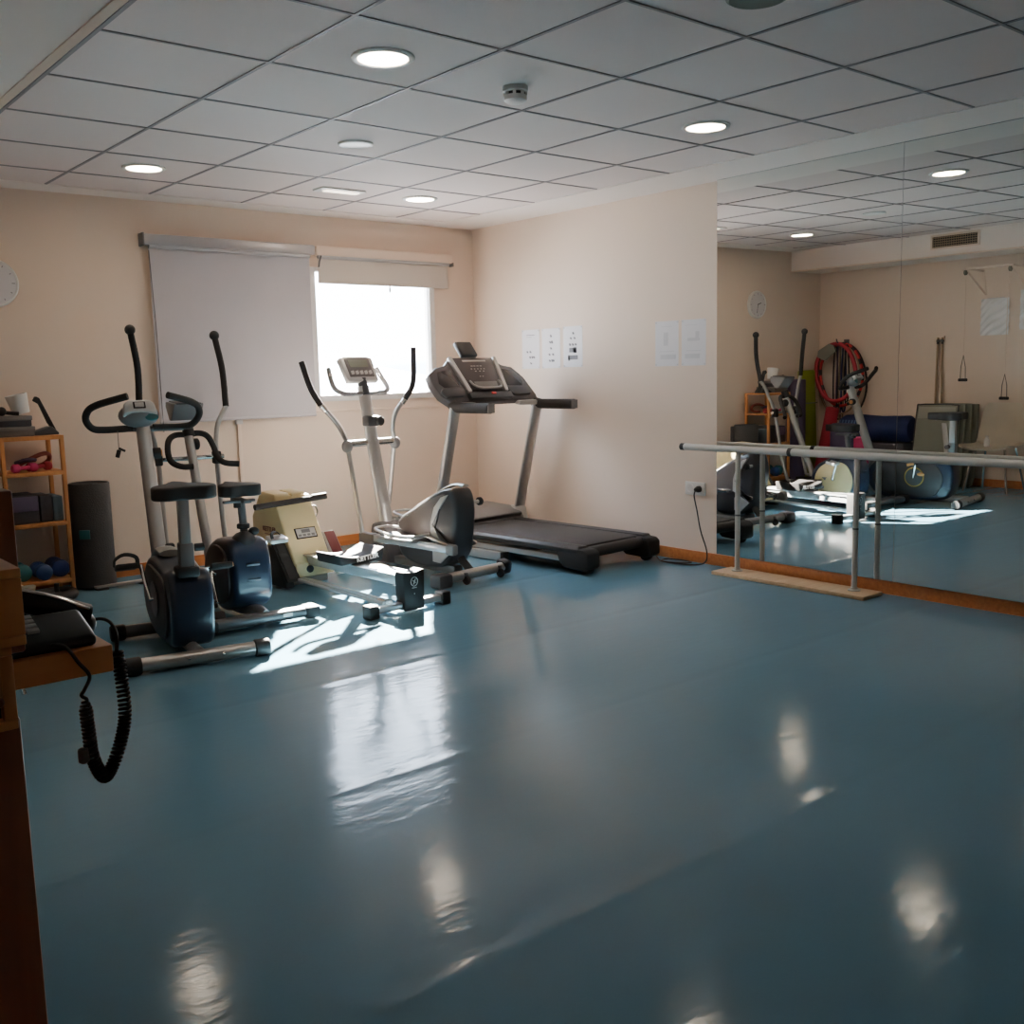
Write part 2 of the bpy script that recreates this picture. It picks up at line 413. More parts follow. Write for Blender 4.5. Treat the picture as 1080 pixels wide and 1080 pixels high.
# ================================================================ blinds
def roller(name, label, x0, x1, ztop, zbot, fx0, fx1, cm, fm, dep):
    t = thing('roller_blind', label, 'blind', ((x0+x1)/2, DY, ztop))
    c = (x0+x1)/2
    MB().box((0, -dep/2, -.034), (x1-x0, dep, .068)).build('cassette', cm, t, bevel=.012)
    MB().tube([(fx0-c, -.05, -.075), (fx1-c, -.05, -.075)], .015, 12).build('roller_tube', M['alu'], t)
    # gently waving cloth
    b = MB(); n = 10; rows = 12; V = []
    for j in range(rows+1):
        z = -.07+(zbot-ztop+.07)*j/rows
        V.append([b.bm.verts.new((fx0-c+(fx1-fx0)*i/n, -.04+.003*math.sin(i*1.3+j*.6)*j/rows, z)) for i in range(n+1)])
    for j in range(rows):
        for i in range(n): b._f([V[j][i], V[j][i+1], V[j+1][i+1], V[j+1][i]])
    f = b.build('fabric', fm, t)
    MB().box(((fx0+fx1)/2-c, -.04, zbot-ztop), (fx1-fx0, .012, .018)).build('hem_bar', fm, f, bevel=.003)
    return t
t = roller('roller_blind', 'large grey roller blind lowered over the left window behind the exercise machines', 2.395, 3.60, 2.165, .98, 2.43, 3.565, M['alu'], M['blind'], .075)
MB().box((-.6025-.004, -.04, -.035), (.01, .085, .08)).build('bracket', M['gunmetal'], t, bevel=.003)
MB().tube([(-.57, -.055, -.1), (-.555, -.055, -.6), (-.552, -.055, -1.25)], .003, 6).build('cord', M['gunmetal'], t)
t = roller('roller_blind', 'cream roller blind rolled almost up above the bright open window', 3.612, 4.80, 2.165, 1.915, 3.63, 4.77, M['wall'], M['blind2'], .07)
MB().box((.60, -.04, -.075), (.012, .05, .03)).build('bracket', M['gunmetal'], t, bevel=.003)
MB().tube([(-.56, -.07, -.07), (-.575, -.07, -.11), (-.58, -.065, -.15)], .006, 8).build('chain_guide', M['gunmetal'], t)
tg = MB().lathe([(.004, 0), (.008, -.02), (.006, -.045)], (0.02, -.045, -.26)).build('pull_tab', M['gunmetal'], t)
# conduit under the blind
t = thing('cable_conduit', 'thin cream cable conduit running down the window wall below the grey blind', 'conduit', (2.985, DY, 0))
MB().box((0, -.008, .52), (.028, .016, .86)).build('duct', M['wall'], t, bevel=.003)
MB().box((0, -.012, .955), (.05, .024, .03)).build('clip', M['frame'], t, bevel=.004)

# ================================================================ clock
t = thing('wall_clock', 'round white wall clock high on the window wall at the left edge', 'clock', (1.517, DY, 1.83))
MB().lathe([(.137, -.002), (.140, -.02), (.132, -.036), (.124, -.036), (.124, -.028)], (0, 0, 0), 'y', 48).build('case', M['white'], t)
MB().lathe([(.126, -.028), (.126, -.030)], (0, 0, 0), 'y', 48).build('dial', M['paper'], t)
for k in range(12):
    a = PI*k/6; L_ = .018 if k % 3 == 0 else .01
    MB().box((math.sin(a)*.108, -.031, math.cos(a)*.108), (.004, .001, L_), (0, a, 0)).build('hour_mark', M['ink'], t)
def hand(n, a, l, w):
    MB().box((math.sin(a)*l*.4, -.033, math.cos(a)*l*.4), (w, .0015, l), (0, a, 0)).build(n, M['black'], t)
hand('hour_hand', R(290), .06, .007); hand('minute_hand', R(170), .095, .005)

# ================================================================ ceiling fittings
def downlight(label, x, y):
    t = thing('downlight', label, 'ceiling light', (x, y, CZ), 0, 'round recessed ceiling downlights')
    MB().lathe([(.088, -.001), (.114, -.001), (.114, -.006), (.108, -.010), (.092, -.010), (.088, -.004)], seg=40).build('trim_ring', M['white'], t)
    MB().lathe([(.090, -.004), (.090, -.0065)], seg=40).build('diffuser', M['lamp'], t)
    return t
downlight('lit round downlight nearest the camera, largest in the ceiling', 2.10, 3.215)
downlight('lit round downlight at the left, high in front of the grey blind', 2.09, 5.57)
downlight('lit round downlight closest to the mirror wall', 3.90, 3.225)
downlight('small lit round downlight near the far corner above the open window', 3.893, 5.585)
t = thing('ceiling_speaker', 'unlit round grey ceiling disc with a pale rim in the middle tiles', 'speaker', (2.727, 4.448, CZ))
MB().lathe([(.070, -.002), (.086, -.002), (.086, -.008), (.078, -.012), (.070, -.008)], seg=36).build('rim', M['white'], t)
MB().lathe([(.072, -.003), (.072, -.006)], seg=36).build('grille', M['tile'], t)
t = thing('ceiling_speaker', 'round dark grey ceiling disc cut by the top edge of the photo', 'speaker', (2.70, 2.03, CZ))
MB().lathe([(.070, -.002), (.098, -.002), (.098, -.008), (.088, -.014), (.070, -.009)], seg=36).build('rim', M['greycloth'], t)
MB().lathe([(.074, -.003), (.074, -.008)], seg=36).build('grille', M['greybox'], t)
t = thing('emergency_light', 'small rectangular lit emergency light recessed in the far ceiling tiles', 'ceiling light', (3.306, 5.60, CZ), R(0))
MB().box((0, 0, -.005), (.30, .13, .010)).build('housing', M['white'], t, bevel=.003)
MB().box((0.01, 0, -.012), (.23, .05, .006)).build('lens', M['exitlamp'], t, bevel=.002)
t = thing('smoke_detector', 'white smoke detector hanging under the ceiling tiles between two downlights', 'smoke detector', (2.74, 3.24, CZ))
MB().lathe([(.052, 0), (.052, -.018), (.047, -.022)], seg=32).build('base', M['white'], t)
MB().lathe([(.041, -.02), (.041, -.036)], seg=32).build('sensing_slot', M['black'], t)
b = MB().lathe([(.046, -.034), (.046, -.052), (.036, -.060), (.020, -.062)], seg=32)
for k in range(8): b.box((.044*math.cos(k*PI/4), .044*math.sin(k*PI/4), -.028), (.008, .012, .018), (0, 0, k*PI/4))
b.build('cap', M['white'], t)
t = thing('ventilation_grille', 'white framed ventilation grille in the side of the boxed ceiling beam', 'vent', (.93, 4.836, 2.30))
b = MB()
b.box((.006, 0, .058), (.012, .47, .018)); b.box((.006, 0, -.058), (.012, .47, .018)); b.box((.006, .226, 0), (.012, .018, .116)); b.box((.006, -.226, 0), (.012, .018, .116))
b.build('frame', M['wall'], t, bevel=.002)
MB().box((.002, 0, 0), (.003, .44, .10)).build('dark_backing', M['rubber'], t)
b = MB()
for k in range(5): b.box((.007, 0, -.04+.02*k), (.008, .44, .004), (0, .5, 0))
for k in range(20): b.box((.006, -.21+.022*k, 0), (.003, .003, .10))
b.build('louvres', M['tan'], t)

# ================================================================ papers on the right wall
def notice(label, y, z, marks, w=.20, h=.29, group=None, ink='ink', tilt=0.0):
    """sheet lying on the mirror wall; u runs to the right in the photo (towards -y)"""
    t = thing('notice_sheet', label, 'notice', (WX, y, z), 0, group)
    b = MB(); n = 6; V = []
    for j in range(n+1):
        row = []
        for i in range(n+1):
            u = -w/2+w*i/n; v = -h/2+h*j/n
            cur = .004*max(0, abs(v)/(h/2)-.6)
            row.append(b.bm.verts.new((-.0015-cur, -u, v+u*tilt)))
        V.append(row)
    for j in range(n):
        for i in range(n): b._f([V[j][i], V[j][i+1], V[j+1][i+1], V[j+1][i]])
    b.build('sheet', M['paper'], t)
    if len(marks) < 8:
        for (u, v, mw, mh) in marks: MB().box((-.0027-.004*max(0, abs(v)/(h/2)-.6), -u, v), (.0012, mw, mh)).build('printed_block', M[ink], t)
    else:
        b = MB()
        for (u, v, mw, mh) in marks: b.box((-.0027-.004*max(0, abs(v)/(h/2)-.6), -u, v), (.0012, mw, mh))
        b.build('print', M[ink], t)
    for su in (-1, 1):
        for sv in (-1, 1): MB().box((-.0035, -su*w*.46, sv*h*.47), (.002, .012, .010)).build('tape', M['faint'], t)
    return t
def figs(rows, w=.016, h=.02):
    out = []
    for (v, us) in rows:
        for u in us:
            out.append((u, v, w*random.uniform(.5, .9), h*random.uniform(.7, 1))); out.append((u+w*.5, v-h*.15, w*.35, h*.5))
            out.append((u-w*.45, v+h*.15, w*.3, h*.35))
    return out
notice('printed exercise sheet left of three, least printed, above the treadmill', 5.845, 1.42, [(0, .105, .09, .004), (-.02, .09, .06, .002)]+figs([(-.02, (-.04, -.005)), (-.06, (-.01, .015, .035)), (-.105, (.0,))]), group=None)
notice('printed exercise sheet in the middle of three above the treadmill', 5.617, 1.42, figs([(.09, (.0,)), (.045, (-.01, .012)), (0, (.0,)), (-.045, (-.018, .022)), (-.09, (-.016, .01, .026))]))
notice('printed exercise sheet right of three with the darkest picture rows', 5.382, 1.425, figs([(.095, (.005,)), (.06, (-.02, .018)), (.015, (-.03, 0, .03))])+[(0, -.025, .075, .032), (.02, -.025, .03, .04), (0, -.077, .10, .03), (-.04, -.08, .02, .04)])
notice('pale notice sheet with a curled lower corner, second from the mirror', 4.487, 1.414, [(0, .11, .09, .003), (-.01, .03, .035, .085), (0, -.05, .13, .004), (.01, -.085, .13, .03)], ink='faint')
notice('pale notice sheet closest to the mirror edge', 4.262, 1.414, [(-.02, .11, .1, .003), (0, .02, .10, .02), (.03, .045, .03, .05), (0, -.05, .12, .004), (-.01, -.085, .12, .03)], ink='faint')

# ================================================================ socket + cord
t = thing('power_socket', 'white double wall socket between treadmill and mirror', 'socket', (WX, 4.24, .482))
MB().box((-.006, 0, 0), (.012, .165, .085)).build('plate', M['white'], t, bevel=.004)
for y in (.04, -.04):
    MB().lathe([(.03, -.012), (.03, -.016), (.022, -.016), (.022, -.013)], (0, y, 0), 'x', 24).build('outlet', M['frame'], t)
# ================================================================ treadmill
TM = thing('treadmill', 'dark grey folding treadmill with console, standing along the mirror wall below the exercise sheets', 'treadmill', (4.585, 4.43, 0), R(4))
t = TM
MB().box((0, .80, .1535), (.54, 1.36, .025)).build('running_belt', M['belt'], t, bevel=.008)
for sx in (-1, 1):
    MB().prism([(sx*.27, .145), (sx*.36, .125), (sx*.362, .155), (sx*.345, .172), (sx*.27, .172)], 'y', .08, 1.42).build('side_rail', M['charcoal'], t, bevel=.004)
    # rear foot block
    MB().prism([(.0, .045), (.0, .135), (.03, .155), (.19, .165), (.27, .14), (.24, .06), (.2, .03), (.03, .025)], 'x', sx*.36, sx*.24).build('rear_end_cap', M['rubber'], t, bevel=.01)
    MB().lathe([(.03, -.03), (.034, -.02), (.034, .02), (.03, .03)], (sx*.29, .06, .034), 'x', 16).build('rear_foot', M['rubber'], t)
    MB().box((sx*.335, .82, .085), (.035, 1.25, .035)).build('frame_tube', M['pale'], t, bevel=.006)
MB().tube([(-.27, .085, .125), (.27, .085, .125)], .036, 16).build('rear_roller', M['belt'], t)
MB().box((0, .85, .115), (.52, 1.2, .03)).build('deck_board', M['black'], t, bevel=.004)
MB().box((0, .62, .085), (.64, .05, .03)).build('cross_member', M['gunmetal'], t, bevel=.004)
MB().box((-.36, .93, .035), (.05, .34, .06)).build('lift_frame', M['pale'], t, bevel=.006)
MB().box((-.36, .74, .035), (.055, .03, .065)).build('lift_frame_cap', M['rubber'], t, bevel=.004)
# motor hood
MB().prism([(1.30, .172), (1.33, .215), (1.42, .25), (1.70, .262), (1.86, .22), (1.90, .12), (1.88, .06), (1.32, .10)], 'x', -.385, .385).build('motor_hood', M['greyplastic'], t, bevel=.02, segs=3)
MB().box((0, 1.315, .19), (.70, .02, .05), (.5, 0, 0)).build('hood_lip', M['black'], t, bevel=.004)
# uprights
for sx in (-1, 1):
    x = sx*.40
    p = [(x-sx*.012, 1.42, .08), (x, 1.39, .19), (x-sx*.005, 1.16, 1.02)]
    MB().tube(p, [.052, .05, .045], 16, flat=.55).build('upright', M['silver'], t)
    MB().lathe([(.07, .10), (.075, .16), (.062, .235), (.052, .25)], (x, 1.395, 0), 'z', 20).build('upright_boot', M['lightplastic'], t)
# console body, in a plane leaning back
cm = frame_mtx((-.05, 1.20, 1.08), (1, 0, 0), (0, .58, .81))
def cprism(poly, d0, d1): return MB().prism(poly, 'z', d0, d1).xform(cm)
outl = [(-.36, -.05), (-.43, .02), (-.455, .12), (-.45, .20), (-.36, .255), (-.27, .275), (-.20, .335), (.20, .335), (.27, .275), (.36, .255), (.43, .16), (.47, .0), (.46, -.05), (.30, -.035), (-.20, -.035)]
cprism(outl, -.05, .012).build('console_body', M['consolebody'], t, bevel=.012, segs=3)
cprism([(-.15, .045), (-.19, .325), (.19, .325), (.15, .045)], .012, .03).build('console_panel', M['consoleface'], t, bevel=.006)
for sx in (-1, 1):
    cprism([(sx*.155, .03), (sx*.195, .33), (sx*.225, .33), (sx*.19, .03)], .010, .038).build('silver_strip', M['lightplastic'], t, bevel=.006)
    cprism([(sx*.225, .09), (sx*.25, .235), (sx*.37, .215), (sx*.40, .12), (sx*.37, .085)], .010, .016).build('side_tray', M['screen'], t, bevel=.004)
    cprism([(sx*.20, .035), (sx*.21, .065), (sx*.40, .07), (sx*.43, .04), (sx*.40, .0), (sx*.24, .0)], .008, .03).build('cup_ledge', M['charcoal'], t, bevel=.006)
arc = [cm @ Vector(p) for p in ((-.135, .12, .035), (-.13, .075, .05), (-.09, .045, .06), (0, .04, .062), (.09, .045, .06), (.13, .075, .05), (.135, .12, .035))]
MB().tube(catmull(arc, 5), .008, 8).build('tray_rim', M['silver'], t)
cprism([(-.10, .06), (-.11, .11), (.11, .11), (.10, .06)], .03, .042).build('button_ledge', M['greyplastic'], t, bevel=.004)
b = MB()
for (v, us, w) in ((.25, (-.045, -.02, .01, .04), .02), (.225, (-.06, -.03, 0, .03, .06), .012), (.205, (-.03, .01, .045), .014), (.16, (-.012, .014), .01)):
    for u in us: b.box((u, v, .0312), (w, .006, .001))
b.box((0, .295, .0312), (.22, .012, .0008))
b.xform(cm).build('console_print', M['lightplastic'], t)
cprism([(-.20, -.03), (-.20, .02), (.20, .02), (.20, -.03)], -.02, .045).build('front_bar', M['charcoal'], t, bevel=.008)
cprism([(.0, -.005), (.0, .012), (.04, .012), (.04, -.005)], .045, .052).build('safety_key', M['red'], t, bevel=.002)
b = cprism([(-.075, .345), (-.085, .47), (.065, .47), (.075, .345)], -.01, .03)
b.build('tablet_holder', M['black'], t, bevel=.012, segs=3)
for sx in (-1, 1):
    x = sx*.40
    a = MB().tube([(x-sx*.01, 1.19, 1.035), (x, 1.12, 1.02), (x, .80, 1.02)], .040, 14, flat=.9).build('handrail', M['foam'], t)
    MB().box((x, .795, 1.02), (.062, .012, .062)).build('handrail_end', M['greyplastic'], a, bevel=.004)
    MB().box((sx*.29, 1.17, 1.035), (.16, .07, .035), (.1, 0, -sx*.15)).build('pulse_grip', M['lightplastic'], t, bevel=.010)

def shift(p): return (p[0]+WX, p[1]+4.2, p[2])
pts = [(-.055, 0, .48), (-.065, 0, .44), (-.05, -.01, .35), (-.06, -.05, .22), (-.05, -.09, .1), (-.07, -.1, .03), (-.11, -.05, .008), (-.16, .07, .008), (-.17, .17, .01), (-.11, .21, .012), (-.07, .12, .014), (-.09, 0, .016), (-.15, .02, .016), (-.18, .14, .012), (-.15, .22, .01), (-.11, .28, .02)]
cb = under(MB().tube([shift(p) for p in catmull(pts, 6)], .0045, 8).build('power_cable', M['rubber']), TM)
MB().lathe([(.021, -.014), (.021, -.03), (.014, -.05), (.008, -.06)], (WX, 4.2, .482), 'x', 20).build('plug', M['rubber'], cb)

# ================================================================ upright exercise bike (nearest)
def closed_prof(pts, n=6): return [(p.x, p.y) for p in catmull([(a, b_, 0) for a, b_ in pts], n, True)]
t = thing('exercise_bike', 'upright exercise bike nearest the camera with curled handlebar and silver console', 'exercise bike', (1.683, 4.224, 0), R(-10))
st = MB().tube([(-.27, 0, .040), (.27, 0, .040)], .031, 18).build('rear_stabilizer', M['silver'], t)
for sx in (-1, 1): MB().lathe([(.034, -.035), (.039, -.03), (.039, .025), (.035, .033)], (sx*.278, 0, .040), 'x', 18).build('end_cap', M['rubber'], st)
for x in (-.05, .10): MB().ball((x, -.031, .046), .008).build('bolt', M['chrome'], st)
st = MB().tube([(-.24, .66, .040), (.24, .66, .040)], .031, 18).build('front_stabilizer', M['gunmetal'], t)
for sx in (-1, 1): MB().lathe([(.034, -.035), (.039, -.03), (.039, .025), (.035, .033)], (sx*.24, .66, .040), 'x', 18).build('end_cap', M['rubber'], st)
MB().tube(catmull([(0, 0, .055), (0, .15, .05), (0, .35, .045), (0, .66, .055)], 4), .028, 12).build('base_beam', M['silver'], t)
prof = closed_prof([(.13, .08), (.10, .2), (.11, .33), (.17, .40), (.3, .385), (.45, .405), (.62, .405), (.75, .33), (.79, .22), (.73, .10), (.6, .045), (.35, .035), (.2, .045)])
MB().prism(prof, 'x', -.085, .105).build('housing', M['navy'], t, bevel=.028, segs=4)
cov = closed_prof([(.24, .09), (.18, .22), (.24, .34), (.4, .37), (.6, .37), (.72, .27), (.70, .14), (.55, .07), (.38, .06)])
for x0_, x1_ in ((-.096, -.08), (.098, .112)):
    MB().prism(cov, 'x', x0_, x1_).build('side_cover', M['darkbrown'], t, bevel=.006)
for sx, xo in ((-1, -.098), (1, .114)):
    MB().lathe([(.075, 0), (.085, sx*.004), (.085, sx*.006), (.072, sx*.008)], (xo, .42, .235), 'x', 28).build('crank_ring', M['midgrey'] if sx < 0 else M['charcoal'], t)
# cranks: left up, right down
def crank(sx, xo, y0, z0, y1, z1, px, pm=M['rubber']):
    a = MB().tube([(xo, y0, z0), (xo+sx*.02, y0, z0), (xo+sx*.028, (y0*.3+y1*.7), (z0*.3+z1*.7)), (xo+sx*.03, y1, z1)], .010, 10).build('crank_arm', M['chrome'], t)
    p_ = MB().box((xo+sx*(.03+.065), y1, z1), (.10, .085, .028), (-.25, 0, 0)).build('pedal', pm, t, bevel=.008)
    MB().tube([(xo+sx*.03, y1, z1), (xo+sx*.12, y1, z1)], .006, 8).build('pedal_axle', M['chrome'], p_)
    return p_
p_ = crank(-1, -.10, .42, .235, .56, .375, 0)
MB().tube(catmull([(-.15, .52, .37), (-.15, .54, .42), (-.20, .56, .435), (-.24, .58, .41), (-.245, .59, .375)], 4), .010, 8, flat=.3).build('strap', M['rubber'], p_)
p_ = crank(1, .115, .42, .235, .40, .36, 0)
MB().box((.262, .40, .36), (.006, .06, .022), (-.25, 0, 0)).build('pedal_reflector', M['pine'], p_, bevel=.003)
MB().tube([(.118, .42+.08*math.cos(2*PI*k/28), .235+.08*math.sin(2*PI*k/28)) for k in range(28)], .006, 8, closed=True).build('ring_trim', M['gold'], t)
MB().ball((.126, .36, .262), .022, (.5, 1.5, .7)).build('crank_cover', M['pine'], t)
# seat post + seat
MB().box((0, .145, .46), (.062, .062, .14)).build('post_sleeve', M['greyplastic'], t, bevel=.008)
MB().box((0, .15, .40), (.10, .10, .05)).build('post_collar', M['rubber'], t, bevel=.014)
MB().box((0, .143, .62), (.048, .05, .24)).build('seat_post', M['silver'], t, bevel=.008)
MB().tube([(.045, .165, .50), (.085, .165, .50)], .018, 14).build('height_knob', M['rubber'], t)
def saddle(parent, c, w, L_, z, m):
    pr = closed_prof([(-w/2, -.02), (-w/2*.9, .06), (-w*.22, .13), (-w*.12, L_*.8), (0, L_), (w*.12, L_*.8), (w*.22, .13), (w/2*.9, .06), (w/2, -.02), (w*.3, -.07), (0, -.055), (-w*.3, -.07)], 4)
    MB().prism([(x+c[0], y+c[1]) for x, y in pr], 'z', z-.03, z+.03).build('seat', m, parent, bevel=.018, segs=3)
saddle(t, (.005, .12), .275, .24, .758, M['rubber'])
# upright post, knob
MB().tube([(0, .76, .33), (0, .80, .42), (0, 1.0, 1.02)], [.040, .038, .035], 18).build('handlebar_post', M['silver'], t)
MB().box((.05, .80, .40), (.055, .05, .06)).build('post_clamp', M['rubber'], t, bevel=.008)
k_ = MB().tube([(.03, .955, .88), (.07, .955, .88)], .028, 18).build('tension_knob', M['rubber'], t)
MB().tube([(.07, .955, .88), (.077, .955, .88)], .017, 16).build('knob_insert', M['pine'], k_)
MB().tube(catmull([(0, .50, .43), (0, .66, .425), (0, .775, .35), (0, .815, .22), (0, .76, .10), (0, .62, .035)], 5), .05, 10, flat=.35).build('front_trim', M['silver'], t)
hb_ = [(-.05, 1.0, 1.01), (-.19, 1.0, 1.008), (-.245, .985, 1.02), (-.275, .95, 1.065), (-.265, .91, 1.11), (-.23, .875, 1.135), (-.17, .835, 1.155), (-.095, .80, 1.176)]
bar = MB().tube([(-.22, 1.0, 1.008), (.2, 1.0, 1.0)], .0135, 12).build('handlebar', M['gunmetal'], t)
for sx in (-1, 1):
    q = [(x*(-sx) if sx > 0 else x, y, z) for x, y, z in hb_]
    MB().tube(catmull(q, 5), .0175, 12).build('grip', M['foam'], bar)
cons = MB().ball((-.02, .975, 1.075), .1, (1.0, .55, .62), 20, 12).build('console', M['greyplastic'], t)
cmx = frame_mtx((-.02, .945, 1.10), (1, 0, 0), (0, .55, .83))
MB().prism([(-.082, -.03), (-.075, .03), (-.05, .052), (.05, .052), (.075, .03), (.082, -.03), (.04, -.02), (-.04, -.02)], 'z', -.02, .022).xform(cmx).build('console_face', M['lightplastic'], cons, bevel=.008, segs=3)
MB().prism([(-.03, .0), (-.03, .038), (.03, .038), (.03, .0)], 'z', .02, .026).xform(cmx).build('console_bezel', M['screen'], cons, bevel=.002)
MB().prism([(-.022, .006), (-.022, .032), (.022, .032), (.022, .006)], 'z', .0262, .028).xform(cmx).build('display', M['lightplastic'], cons)
b = MB().lathe([(.030, .0), (.033, .003), (.026, .005)], (0, 0, 0), 'z', 28)
b.xform(frame_mtx((.035, .925, 1.065), (1, 0, 0), (0, .25, .97)) @ Matrix.Diagonal((1, .55, 1, 1))).build('console_badge', M['teal2'], cons)
b = MB().tube([(-.125, .985, 1.0), (-.125, .985, .905)], .0018, 6); b.build('pulse_wire', M['gunmetal'], t)
MB().box((-.13, .985, .885), (.02, .014, .04), (0, .3, 0)).box((-.11, .985, .905), (.035, .01, .012), (0, .5, 0)).build('wire_clip', M['rubber'], t, bevel=.003)

# ================================================================ elliptical trainer with a seat (behind the bike)
t = thing('elliptical_bike', 'elliptical trainer with a bicycle seat and two tall ball-topped levers, behind the nearest bike', 'elliptical trainer', (2.19, 4.67, 0), R(-4))
st = MB().box((0, 0, .045), (.58, .085, .05)).build('rear_stabilizer', M['gunmetal'], t, bevel=.018, segs=3)
for sx in (-1, 1): MB().box((sx*.27, 0, .042), (.085, .095, .066)).build('end_cap', M['rubber'], st, bevel=.016)
MB().box((.13, -.044, .05), (.05, .002, .018)).build('size_label', M['lightplastic'], st)
MB().tube(catmull([(.03, 0, .06), (.03, .1, .07), (.02, .3, .035), (.0, .55, .045), (0, .95, .05)], 5), .024, 12).build('base_beam', M['silver'], t)
st = MB().tube([(-.22, .98, .040), (.22, .98, .040)], .028, 16).build('front_stabilizer', M['gunmetal'], t)
for sx in (-1, 1): MB().lathe([(.032, -.03), (.037, -.025), (.037, .02), (.033, .03)], (sx*.225, .98, .040), 'x', 16).build('end_cap', M['rubber'], st)
prof = closed_prof([(.16, .10), (.135, .22), (.15, .34), (.20, .415), (.30, .425), (.42, .41), (.55, .34), (.60, .22), (.55, .11), (.44, .05), (.30, .04)])
h = MB().prism(prof, 'x', -.075, .135).build('housing', M['navy'], t, bevel=.03, segs=4)
cov = closed_prof([(.22, .12), (.19, .24), (.25, .36), (.38, .385), (.50, .33), (.55, .22), (.49, .11), (.36, .07)])
lab(MB().prism(cov, 'x', -.088, -.07).build('side_cover', M['darkbrown'], h, bevel=.006), 'dark brown left side cover')
cv = lab(MB().prism(cov, 'x', .13, .148).build('side_cover', M['cream'], h, bevel=.006), 'cream yellow right side cover')
MB().prism([(.425, .246), (.475, .246), (.468, .236), (.455, .232), (.455, .222), (.44, .222), (.44, .234)], 'x', .148, .150).build('cover_print', M['ink'], cv)
for z in (.22, .30): MB().box((.03, .137, z), (.075, .012, .016), (.15, 0, 0)).build('vent_ridge', M['navy'], h, bevel=.005)
MB().ball((.03, .25, .40), .075, (.9, 1.0, .8)).build('housing_hump', M['charcoal'], h)
def crank2(sx, xo, y1, z1, pm):
    MB().tube(catmull([(xo, .36, .235), (xo+sx*.022, .36, .235), (xo+sx*.028, .36+(y1-.36)*.5, .235+(z1-.235)*.5), (xo+sx*.03, y1, z1)], 4), .010, 10).build('crank_arm', M['chrome'], t)
    p_ = MB().box((xo+sx*.09, y1, z1), (.10, .085, .026), (.2, 0, 0)).build('pedal', pm, t, bevel=.008)
    return p_
crank2(-1, -.09, .28, .095, M['rubber'])
p_ = crank2(1, .15, .32, .385, M['lightplastic']); lab(p_, 'silver pedal with black strap')
MB().tube(catmull([(.20, .28, .395), (.20, .29, .42), (.24, .33, .425), (.285, .35, .39)], 4), .009, 8, flat=.3).build('strap', M['rubber'], p_)
MB().tube([(.045, .27, .40), (.045, .30, .61)], .021, 14).build('seat_post', M['gunmetal'], t)
MB().lathe([(.032, .47), (.034, .475), (.034, .49), (.030, .495)], (.045, .285, 0)).build('post_collar', M['rubber'], t)
MB().ball((.085, .245, .455), .028, (1, 1, .8)).build('height_knob', M['rubber'], t)
MB().box((.045, .30, .618), (.045, .20, .018)).box((.02, .26, .618), (.17, .03, .016)).build('seat_slider', M['gunmetal'], t, bevel=.005)
MB().tube([(.01, .26, .61), (.01, .26, .585)], .02, 12).build('slider_knob', M['rubber'], t)
saddle(t, (.04, .29), .215, .22, .672, M['rubber'])
# mast
MB().tube(catmull([(.02, .60, .06), (-.01, .66, .22), (-.01, .72, .38), (0, .95, .955)], 6), .026, 16).build('mast', M['silver'], t)
MB().box((.03, .58, .09), (.07, .12, .06), (.3, 0, .2)).build('mast_foot', M['silver'], t, bevel=.012)
MB().tube([(.0, .93, .93), (.0, .955, .99)], .032, 14).build('mast_collar', M['rubber'], t)
k = MB().lathe([(.028, 0), (.033, .006), (.033, .022), (.026, .028)], (.022, .925, .885), 'x', 20).build('tension_knob', M['rubber'], t)
c_ = MB().prism([(.90, 1.105), (.90, 1.118), (1.05, 1.128), (1.06, 1.10), (1.0, 1.02), (.965, 1.02)], 'x', -.085, .085).build('console', M['greyplastic'], t, bevel=.010, segs=3)
MB().prism([(.895, 1.112), (.895, 1.120), (1.04, 1.134), (1.04, 1.126)], 'x', -.07, .07).build('console_face', M['charcoal'], c_, bevel=.004)
fh = [(0, .95, .94), (-.07, .95, .94), (-.115, .93, .915), (-.135, .90, .86), (-.13, .87, .80), (-.085, .84, .77), (-.02, .83, .765)]
MB().tube(catmull(fh, 5), .017, 12).build('fixed_handle', M['foam'], t)
fh = [(0, .95, .94), (.065, .95, .945), (.105, .93, .925), (.125, .90, .87), (.135, .87, .81), (.165, .84, .775), (.235, .80, .765)]
MB().tube(catmull(fh, 5), .017, 12).build('fixed_handle', M['foam'], t)
MB().tube([(-.20, .95, .805), (.20, .95, .805)], .013, 14).build('axle', M['chrome'], t)
